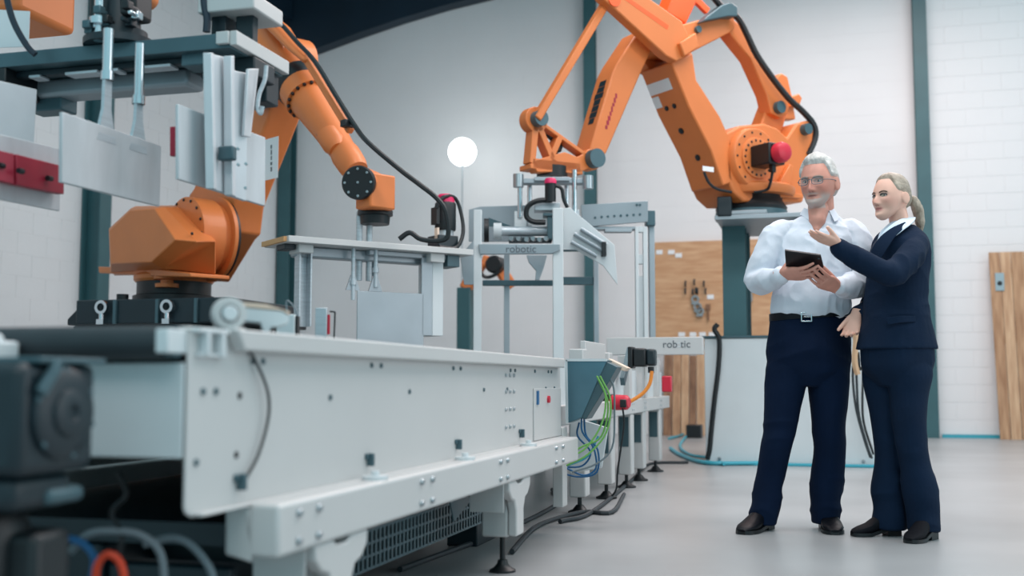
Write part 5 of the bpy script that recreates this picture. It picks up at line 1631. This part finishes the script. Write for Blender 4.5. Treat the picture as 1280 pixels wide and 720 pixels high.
def shoe(parent, heel, dirv, Ls, wd, m, boot=0.0, heelh=.025):
    X = Vector((dirv[0], dirv[1], 0)).normalized()
    Tn = Vector((-X.y, X.x, 0))
    h0 = Vector(heel)
    secs = [(-.0, .024, .03, .075), (.03, .034, .012, .085), (.09, .036, .006, .09), (.15, .04, .0, .082), (.2, .047, .0, .062), (.25, .046, .0, .047), (.285, .034, .002, .035), (.3, .018, .008, .024)]
    rs, rsole = [], []
    for t, w, zb, zt in secs:
        lift = heelh * max(0, 1 - t / .19)
        c = h0 + X * (t * Ls / .3)
        r = []
        for k in range(16):
            a = 2 * math.pi * k / 16
            ca, sa = math.cos(a), math.sin(a)
            zz = (.012 + lift) + (zt - .012) * (.5 + .5 * math.copysign(abs(sa) ** .7, sa))
            r.append(c + Tn * (w * wd * ca) + Vector((0, 0, zz)))
        rs.append(r)
    mb = MB().rings(rs)
    if boot:
        c = h0 + X * .045
        limb(mb, [(c.x, c.y, .06 + heelh, .042), (c.x, c.y, boot, .045)])
    s = obj('shoe', mb, m, parent, local=True)
    sl = MB()
    for t, w, zb, zt in secs:
        lift = heelh * max(0, 1 - t / .19)
        c = h0 + X * (t * Ls / .3)
        r = [c + Tn * (k * w * wd * 1.04) + Vector((0, 0, z_)) for k, z_ in ((-1, lift + .002), (1, lift + .002), (1, .018 + lift), (-1, .018 + lift))]
        rsole.append(r)
    sl.rings(rsole)
    a, b = h0 + X * .002, h0 + X * .07
    w = .032 * wd
    sl.rings([[a + Tn * w, a - Tn * w, b - Tn * w, b + Tn * w], [p + Vector((0, 0, heelh + .01)) for p in (a + Tn * w, a - Tn * w, b - Tn * w, b + Tn * w)]])
    obj('sole', sl, 'black', s, local=True)
    return s


# ---------------- the man
MLOC, WLOC, PROT = (-0.14, 5.70, 0), (0.34, 5.57, 0), 15.33
HH = .264
hc = (0.153,-0.03,1.699)
HM = Matrix.Translation(hc) @ Matrix.Rotation(R(-37), 4, 'Z') @ Matrix.Rotation(R(2), 4, 'X') @ Matrix.Diagonal((.93, .97, 1, 1))
b = MB()
G = head_points(HH, 170, 130, False)
grid_mb(G, b, HM)
ears(b, HM, HH)
limb(b, [(0.175,0.02,1.643,0.062),(0.176,0.03,1.567,0.064),(0.158,0.03,1.466,0.08)], 20)
limb(b, [(0.148,-0.03,1.57,0.05),(0.132,-0.062,1.514,0.042),(0.122,-0.08,1.463,0.02)], 16)
trunk(b, [(0.097,0.0,0.866,0.1659,0.1027),(0.104,0.0,1.024,0.158,0.0988),(0.108,-0.01,1.142,0.162,0.1067),(0.111,-0.01,1.281,0.1659,0.1027),(0.125,0.0,1.422,0.1738,0.0909),(0.144,0.02,1.497,0.1343,0.0711),(0.158,0.025,1.546,0.079,0.0593)])
RA_ = [(-0.049,0.0,1.462,0.05),(-0.141,0.0,1.222,0.042),(-0.101,-0.26,1.222,0.028)]
LA_ = [(0.317,0.0,1.454,0.05),(0.363,0.0,1.222,0.042),(0.167,-0.26,1.172,0.028)]
limb(b, RA_)
limb(b, LA_)
for s in ([(0.01,0.0,0.866,0.07),(-0.051,-0.02,0.455,0.05),(-0.139,0.0,0.086,0.035)], [(0.191,0.0,0.866,0.07),(0.173,-0.03,0.456,0.05),(0.17,0.03,0.083,0.035)]):
    limb(b, s)
cr = [(.15, .25, .15), (.18, .28, .18), (.2, .3, .2), (.25, .35, .2)]
hand(b, (-0.099,-0.27,1.224), (.74, -.66, -.03), (.05, .67, .75), 'right', cr, 1.08, (.5, .35, .8), (.5, .3))
hand(b, (0.153,-0.27,1.164), (-.72, -.64, .22), (-.05, .67, .75), 'left', cr, 1.08, (.85, .12, .55), (.5, .3))
man, me, co = person('grey-haired man in glasses, pale blue shirt and navy trousers, holding a black tablet', MLOC, PROT, b, .0034)
colour(me, face_tint(co, HM, HH, (208, 146, 128), (158, 98, 90), False))
face_parts(man, HM, HH, G, 'brow_grey', False, (.0, .0))


def man_hair(th, z, q):
    at = np.abs(th)
    line = .33 - .24 * sm(at, .75, 1.2) - .34 * sm(at, 1.85, 2.4)
    m = sm(z, line - .015, line + .05)
    vol = .042 + .03 * sm(z, .25, .5) + .02 * np.cos(th) * sm(z, .2, .4)
    st = vnoise(np.stack([q[..., 0] * 22, q[..., 1] * 7, q[..., 2] * 9], -1).reshape(-1, 3), 4).reshape(z.shape)
    return m * (vol + .035 * (st - .4)) - .05 * (1 - m)


put('hair', shell(HH, HM, man_hair, False).mesh('hair', sharp=60), 'hair_grey', man)
# glasses
T = HM @ Matrix.Diagonal((HH, HH, HH, 1))
g = MB()
gy = -.455
lens = []
for k in (-1, 1):
    ring_ = [(k * .145 + .105 * math.copysign(abs(math.cos(a)) ** .6, math.cos(a)), gy + .05 * abs(math.cos(a)) * (1 if math.cos(a) * k > 0 else .0), -.0 + .062 * math.copysign(abs(math.sin(a)) ** .7, math.sin(a))) for a in [i * math.pi / 12 for i in range(25)]]
    g.tube([T @ Vector(p) for p in ring_], .0016, 6, 2)
    lens.append(ring_[:-1])
    g.tube([T @ Vector((k * .25, gy + .05, .02)), T @ Vector((k * .335, gy + .2, .03)), T @ Vector((k * .365, -.05, .03)), T @ Vector((k * .355, .06, .0))], .0017, 6, 4)
g.tube([T @ Vector((-.042, gy, .02)), T @ Vector((0, gy - .012, .035)), T @ Vector((.042, gy, .02))], .0017, 6, 4)
gls = obj('glasses', g, 'greysteel', man, local=True)
for r in lens:
    obj('lens', MB().rings([[T @ Vector(p) for p in r], [T @ (Vector(p) + Vector((0, .006, 0))) for p in r]]), 'glass', gls, local=True)

# shirt
s = MB()
trunk(s, [(0.103,-0.005,1.039,0.1857,0.1225),(0.102,-0.012,1.067,0.1955,0.1343),(0.105,-0.02,1.133,0.1936,0.1383),(0.109,-0.015,1.241,0.1817,0.1304),(0.117,-0.01,1.349,0.1857,0.1225),(0.129,0.0,1.422,0.1975,0.1106),(0.142,0.015,1.476,0.1778,0.0948),(0.156,0.02,1.513,0.1304,0.079),(0.165,0.02,1.546,0.079,0.0632)])
limb(s, [(0.025,0.01,1.464,0.055),(-0.054,0.0,1.446,0.066),(-0.112,-0.02,1.332,0.066),(-0.148,-0.01,1.221,0.064),(-0.13,-0.14,1.21,0.056),(-0.102,-0.235,1.22,0.042)], 20)
limb(s, [(0.264,0.01,1.464,0.055),(0.329,0.0,1.446,0.066),(0.347,-0.02,1.332,0.066),(0.359,-0.01,1.217,0.064),(0.268,-0.14,1.182,0.056),(0.186,-0.235,1.17,0.042)], 20)
limb(s, [(-0.107,-0.225,1.217,0.043),(-0.102,-0.25,1.219,0.042)], 20)
limb(s, [(0.196,-0.225,1.171,0.043),(0.177,-0.25,1.169,0.042)], 20)


def shirt_folds(P):
    arm = sm(np.abs(P[:, 0] + .0), .16, .22)
    low = 1 - sm(P[:, 2], 1.08, 1.3)
    d = .014 * (ridge(P, (11, 8, 4.5), 1) - .5) * (.45 + .6 * low)
    d += .018 * (ridge(P + .2 * P[:, [2, 0, 1]], (9, 9, 16), 5) - .5) * arm
    d += .009 * (ridge(P + .3 * P[:, [1, 2, 0]], (24, 20, 13), 2) - .5)
    return d


me, _ = fuse('shirt', s, .0055, 3, shirt_folds)
shirt = put('shirt', me, 'shirt', man)
# collar: a standing band with two points, and the button strip
nb_ = Vector((0.163,0.02,1.546))
cb = MB()
rs = []
for i in range(25):
    a = -2.62 + 5.24 * i / 24          # open at the front
    ca, sa = math.sin(a), math.cos(a)
    fr_ = sm(np.array([abs(a)]), 1.5, 2.6)[0]
    p = nb_ + Vector((.083 * ca, .075 * sa, .0))
    top = Vector((.069 * ca, .064 * sa, .040 - .022 * fr_))
    out = Vector((.094 * ca, .088 * sa, .008 - .03 * fr_))
    rs.append([p + Vector((0, 0, -.03 - .03 * fr_)) + Vector((0, -.02 * fr_, 0)), nb_ + top, nb_ + top + Vector((.004 * ca, .004 * sa, .001)), nb_ + out + Vector((0, -.03 * fr_, -.02 * fr_)), nb_ + out * .98 + Vector((0, -.03 * fr_, -.024 * fr_)), p + Vector((.002 * ca, .002 * sa, -.0))])
cb.rings(rs)
obj('collar', cb, 'shirt', shirt, local=True)
ins = MB()
rs = []
for i in range(25):
    a = -2.62 + 5.24 * i / 24
    ca, sa = math.sin(a), math.cos(a)
    fr_ = sm(np.array([abs(a)]), 1.5, 2.6)[0]
    rs.append([nb_ + Vector((.067 * ca, .062 * sa, .038 - .022 * fr_)), nb_ + Vector((.081 * ca, .073 * sa - .02 * fr_, -.028 - .03 * fr_))])
ins.rings(rs, cap=False, closed=False)
obj('collar_lining', ins, 'collar_in', shirt, local=True, label='mid-blue collar lining')
fp_ = [(0.108,-0.125,1.446),(0.084,-0.147,1.365),(0.068,-0.155,1.266),(0.056,-0.165,1.161),(0.05,-0.15,1.062)]
# trousers, belt
t = MB()
trunk(t, [(0.089,0.0,0.7,0.1185,0.0948),(0.091,0.0,0.767,0.1857,0.1304),(0.093,0.0,0.866,0.2015,0.1422),(0.099,-0.0,0.964,0.1975,0.1304),(0.099,-0.005,1.035,0.1916,0.1225)])
for q in ([(0.007,0.0,0.897,0.0672,0.079),(-0.016,0.0,0.779,0.1007,0.1086),(-0.057,-0.02,0.525,0.081,0.0909),(-0.083,-0.02,0.397,0.0751,0.083),(-0.113,0.0,0.221,0.0652,0.0751),(-0.141,0.01,0.077,0.0632,0.083),(-0.15,0.01,0.031,0.0632,0.0869)], [(0.18,0.0,0.897,0.0672,0.079),(0.185,0.0,0.779,0.1007,0.1086),(0.176,-0.025,0.525,0.079,0.0909),(0.179,-0.02,0.397,0.0711,0.083),(0.172,0.01,0.232,0.077,0.0869),(0.16,0.01,0.077,0.0632,0.083),(0.159,0.01,0.035,0.0612,0.0869)]):
    trunk(t, q[::-1], 24)


def trouser_folds(P):
    z = P[:, 2]
    knee = np.exp(-((z - .48) / .1) ** 2)
    ank = np.exp(-((z - .14) / .11) ** 2)
    cro = np.exp(-((z - .82) / .10) ** 2)
    d = .008 * (ridge(P, (9, 9, 2.4), 11) - .5)
    d += .020 * (ridge(P + .25 * P[:, [2, 0, 1]], (7, 7, 15), 12) - .5) * (ank + .5 * knee)
    d += .014 * (ridge(P + .5 * P[:, [2, 0, 1]], (8, 8, 12), 14) - .5) * cro
    return d


me, _ = fuse('trousers', t, .0055, 3, trouser_folds)
tro = put('trousers', me, 'trousers', man)
bl = MB()
rs = []
for i in range(40):
    a = 2 * math.pi * i / 40
    c = Vector((0.103,-0.005,1.047))
    r = Vector((.196 * math.cos(a), .129 * math.sin(a), 0))
    tilt = .012 * -math.cos(a)
    rs.append([c + r + Vector((0, 0, -.018 - tilt)), c + r * 1.03 + Vector((0, 0, -.018 - tilt)), c + r * 1.03 + Vector((0, 0, .018 - tilt)), c + r + Vector((0, 0, .018 - tilt))])
rs.append(rs[0])
bl.rings(rs, cap=False)
belt = obj('belt', bl, 'leather', man, local=True)
bc = Vector((0.048,-0.14,1.031))
bk = MB()
for dx, dz, w_, h_ in ((0, .021, .05, .006), (0, -.021, .05, .006), (-.024, 0, .006, .046), (.024, 0, .006, .046), (.006, 0, .034, .004)):
    bk.box((bc.x + dx, bc.y, bc.z + dz), (w_, .006, h_))
obj('buckle', bk, 'chrome', belt, .0015, local=True, label='silver belt buckle')
shoe(man, (-0.109,0.055,0), (-.62, -.78), .29, 1.06, 'leather')
shoe(man, (0.183,0.1,0), (-.12, -1), .29, 1.06, 'leather')
# tablet in his hands
tb = [(-0.116,-0.41,1.32),(0.049,-0.41,1.297),(0.117,-0.265,1.196),(-0.075,-0.265,1.221)]
tM = Matrix.Translation(MLOC) @ Matrix.Rotation(R(PROT), 4, 'Z')
tw = [tM @ Vector(p) for p in tb]
tn = (tw[1] - tw[0]).cross(tw[3] - tw[0]).normalized()
if tn.y < 0: tn = -tn
tc = sum(tw, Vector()) / 4
tab = thing('tablet', 'black tablet held in both hands by the grey-haired man', 'tablet', tuple(tc))
obj('shell', MB().rings([[p for p in tw], [p + tn * .012 for p in tw]]), 'screen', tab, .003)
ins_ = [p + (tc - p) * .06 + tn * .0122 for p in tw]
obj('glass_front', MB().rings([ins_, [p + tn * .001 for p in ins_]]), 'black', tab)
lens_c = tw[1] + (tw[0] - tw[1]) * .08 + (tw[2] - tw[1]) * .12
obj('camera_lens', MB().cyl(lens_c, lens_c - tn * .002, .005, n=14), 'greysteel', tab)

# ---------------- the woman
WH_ = .232
wc_ = (0.006,0.0,1.588)
WHM = Matrix.Translation(wc_) @ Matrix.Rotation(R(-62), 4, 'Z') @ Matrix.Rotation(R(-3), 4, 'X') @ Matrix.Diagonal((.95, 1, 1, 1))
b = MB()
GW = head_points(WH_, 170, 130, True)
grid_mb(GW, b, WHM)
ears(b, WHM, WH_)
limb(b, [(0.035,0.01,1.537,0.044),(0.046,0.015,1.477,0.045),(0.053,0.02,1.393,0.055)], 20)
trunk(b, [(0.016,0.0,0.859,0.1433,0.1282),(0.016,0.0,1.01,0.1244,0.1206),(0.019,0.0,1.123,0.1131,0.1131),(0.027,0.0,1.237,0.1131,0.1206),(0.049,0.01,1.372,0.1056,0.1206),(0.056,0.015,1.438,0.0754,0.0905)])
limb(b, [(0.074,-0.07,1.37,0.042),(-0.096,-0.25,1.213,0.036),(-0.343,-0.29,1.332,0.024)])
limb(b, [(0.039,0.16,1.41,0.042),(-0.001,0.2,1.178,0.036),(-0.154,0.06,1.036,0.024)])
for s in ([(-0.032,0.06,0.861,0.065),(-0.028,0.06,0.463,0.045),(-0.023,0.06,0.108,0.03)], [(0.055,-0.06,0.857,0.065),(0.047,-0.07,0.47,0.045),(0.095,-0.06,0.122,0.03)]):
    limb(b, s)
hand(b, (-0.339,-0.29,1.335), (-.86, -.40, .25), (.2, .28, .95), 'left', [(.0, .08, .06), (.02, .1, .08), (.05, .12, .1), (.08, .15, .1)], .95, (.85, .33, .30), (.35, .25), .012)
hand(b, (-0.16,0.05,1.035), (-.38, -.28, -.88), (-.35, -.9, .15), 'right', [(.35, .45, .3), (.45, .55, .35), (.5, .6, .35), (.55, .6, .35)], .96, (.9, .38, .25), (.25, .2), .02)
wom, me, co = person('blonde woman with a ponytail in a navy trouser suit, gesturing with one hand', WLOC, PROT, b, .0034)
colour(me, face_tint(co, WHM, WH_, (228, 180, 160), (190, 108, 106), True))
face_parts(wom, WHM, WH_, GW, 'brow_brown', True, (.004, 0))


def wom_hair(th, z, q):
    at = np.abs(th)
    line = .34 - .26 * sm(at, .6, 1.3) - .06 * sm(at, 1.5, 1.75) - .26 * sm(at, 1.95, 2.5)
    m = sm(z, line - .02, line + .10)
    st = vnoise(np.stack([q[..., 0] * 10, q[..., 1] * 6, q[..., 2] * 26], -1).reshape(-1, 3), 4).reshape(z.shape)
    part = np.exp(-(q[..., 0] / .02) ** 2) * sm(z, .3, .4) * (q[..., 1] < .1)
    return m * (.024 + .012 * (st - .5) + .02 * sm(z, .1, .45) - .012 * part) - .02 * (1 - m)


put('hair', shell(WH_, WHM, wom_hair, True).mesh('hair', sharp=60), 'hair_blond', wom)
pt = MB()
base_ = WHM @ Vector((0, .44 * WH_, -.02 * WH_))
tail = [(0.12,0.03,1.587,0.021),(0.145,0.04,1.542,0.026),(0.158,0.05,1.489,0.022),(0.162,0.055,1.428,0.008)]
limb(pt, [(*(WHM @ Vector((0, .36 * WH_, .0))), .018), (*base_, .016)] + tail, 16, 6)
me, _ = fuse('ponytail', pt, .003, 2, lambda P: .004 * (ridge(P, (150, 150, 12), 3) - .5))
put('ponytail', me, 'hair_blond', wom)
obj('hair_band', MB().ring(tuple(Vector(base_) + Vector((.0, 0, 0))), tuple((Vector(tail[0][:3]) - Vector(base_))), .022, .012, .012, 20), 'black', wom, local=True)
# jacket
j = MB()
trunk(j, [(0.012,0.0,0.874,0.1847,0.1659),(0.013,0.0,0.904,0.1772,0.1621),(0.012,0.0,0.991,0.1583,0.1508),(0.015,0.0,1.086,0.1433,0.1395),(0.021,-0.0,1.18,0.1414,0.1395),(0.032,0.0,1.283,0.1433,0.1433),(0.047,0.005,1.364,0.1282,0.1508),(0.058,0.01,1.407,0.1056,0.1282),(0.064,0.015,1.434,0.0754,0.0943),(0.065,0.015,1.457,0.049,0.0641)])
limb(j, [(0.066,-0.05,1.384,0.05),(0.081,-0.09,1.352,0.06),(0.006,-0.19,1.27,0.06),(-0.094,-0.255,1.205,0.056),(-0.213,-0.28,1.25,0.049),(-0.329,-0.29,1.317,0.043)], 20)
limb(j, [(0.042,0.1,1.399,0.06),(0.027,0.15,1.378,0.066),(0.01,0.19,1.256,0.06),(-0.009,0.19,1.154,0.056),(-0.073,0.13,1.071,0.048),(-0.137,0.075,1.037,0.042)], 20)


def jacket_folds(P):
    z = P[:, 2]
    d = .008 * (ridge(P + .3 * P[:, [2, 0, 1]], (10, 9, 8), 21) - .5)
    el = np.exp(-((P[:, 1] + .25) / .09) ** 2)
    d += .011 * (ridge(P, (17, 9, 12), 23) - .5) * el
    ws = np.exp(-((z - 1.07) / .09) ** 2)
    d += .008 * (ridge(P, (7, 7, 18), 25) - .5) * ws
    return d


me, _ = fuse('jacket', j, .0055, 3, jacket_folds)
jk = put('jacket', me, 'suit', wom)


def strip(pts, widths, n_, t=.006):
    """a cloth flap: centre points, half widths and the way it faces"""
    n_ = Vector(n_).normalized()
    P_ = smooth(pts, 4)
    W_ = smooth([(w, 0, 0) for w in widths], 4)
    rs = []
    for i, p in enumerate(P_):
        d = (P_[min(i + 1, len(P_) - 1)] - P_[max(i - 1, 0)]).normalized()
        a = d.cross(n_).normalized() * W_[i].x
        rs.append([p + a, p - a, p - a + n_ * t, p + a + n_ * t])
    return MB().rings(rs)


obj('lapel', strip([(0.047,-0.09,1.454),(-0.03,-0.135,1.414),(-0.088,-0.15,1.356),(-0.131,-0.14,1.276),(-0.146,-0.1,1.198)], (.014, .02, .03, .026, .006), (-.45, -.9, .1)), 'suit', jk, .003, local=True)
obj('pocket_flap', strip([(-0.086,-0.158,0.994),(-0.022,-0.166,1.004),(0.051,-0.145,1.006)], (.016, .016, .014), (-.05, -1, .05)), 'suit', jk, .003, local=True)
obj('blouse_collar', strip([(0.106,0.0,1.498),(0.065,-0.06,1.477),(0.004,-0.105,1.441),(-0.056,-0.125,1.397),(-0.089,-0.12,1.371)], (.014, .026, .030, .026, .008), (-.5, -.85, .25)), 'blouse', wom, .003, local=True, label='pale blue blouse collar')
bv = MB()
limb(bv, [(0.051,0.01,1.449,0.052),(-0.006,-0.01,1.404,0.052),(-0.044,-0.03,1.364,0.038)], 20)
obj('blouse', bv, 'blouse', wom, local=True, label='pale blue blouse')
t = MB()
trunk(t, [(0.011,0.0,0.701,0.098,0.1131),(0.013,0.0,0.776,0.1546,0.1546),(0.016,0.0,0.859,0.1659,0.1583),(0.014,0.0,0.942,0.1583,0.1508),(0.016,0.0,0.995,0.1433,0.1357)])
for q in ([(-0.012,0.05,0.891,0.0603,0.0679),(-0.037,0.065,0.769,0.0886,0.098),(-0.029,0.06,0.55,0.0716,0.0792),(-0.021,0.055,0.366,0.0641,0.0716),(-0.028,0.06,0.213,0.0697,0.0754),(-0.027,0.06,0.09,0.0754,0.0829),(-0.029,0.06,0.034,0.0773,0.0829)], [(0.029,-0.05,0.887,0.0603,0.0679),(0.045,-0.06,0.776,0.0999,0.1018),(0.043,-0.065,0.665,0.0867,0.0905),(0.038,-0.07,0.536,0.0754,0.0829),(0.055,-0.07,0.356,0.0679,0.0754),(0.078,-0.065,0.224,0.0735,0.0792),(0.092,-0.06,0.115,0.0679,0.0829),(0.093,-0.06,0.039,0.066,0.0829)]):
    trunk(t, q[::-1], 24)


def wom_folds(P):
    z = P[:, 2]
    ank = np.exp(-((z - .2) / .16) ** 2)
    d = .007 * (ridge(P, (10, 10, 2.0), 31) - .5)
    d += .010 * (ridge(P + .3 * P[:, [2, 0, 1]], (7, 7, 13), 32) - .5) * (ank + .4)
    return d


me, _ = fuse('trousers', t, .0055, 3, wom_folds)
put('trousers', me, 'suit', wom)
shoe(wom, (0.019,0.06,0), (-1, -.15), .235, .92, 'suede', .12, .045)
shoe(wom, (0.136,-0.05,0), (-.72, -.70), .235, .92, 'suede', .12, .045)
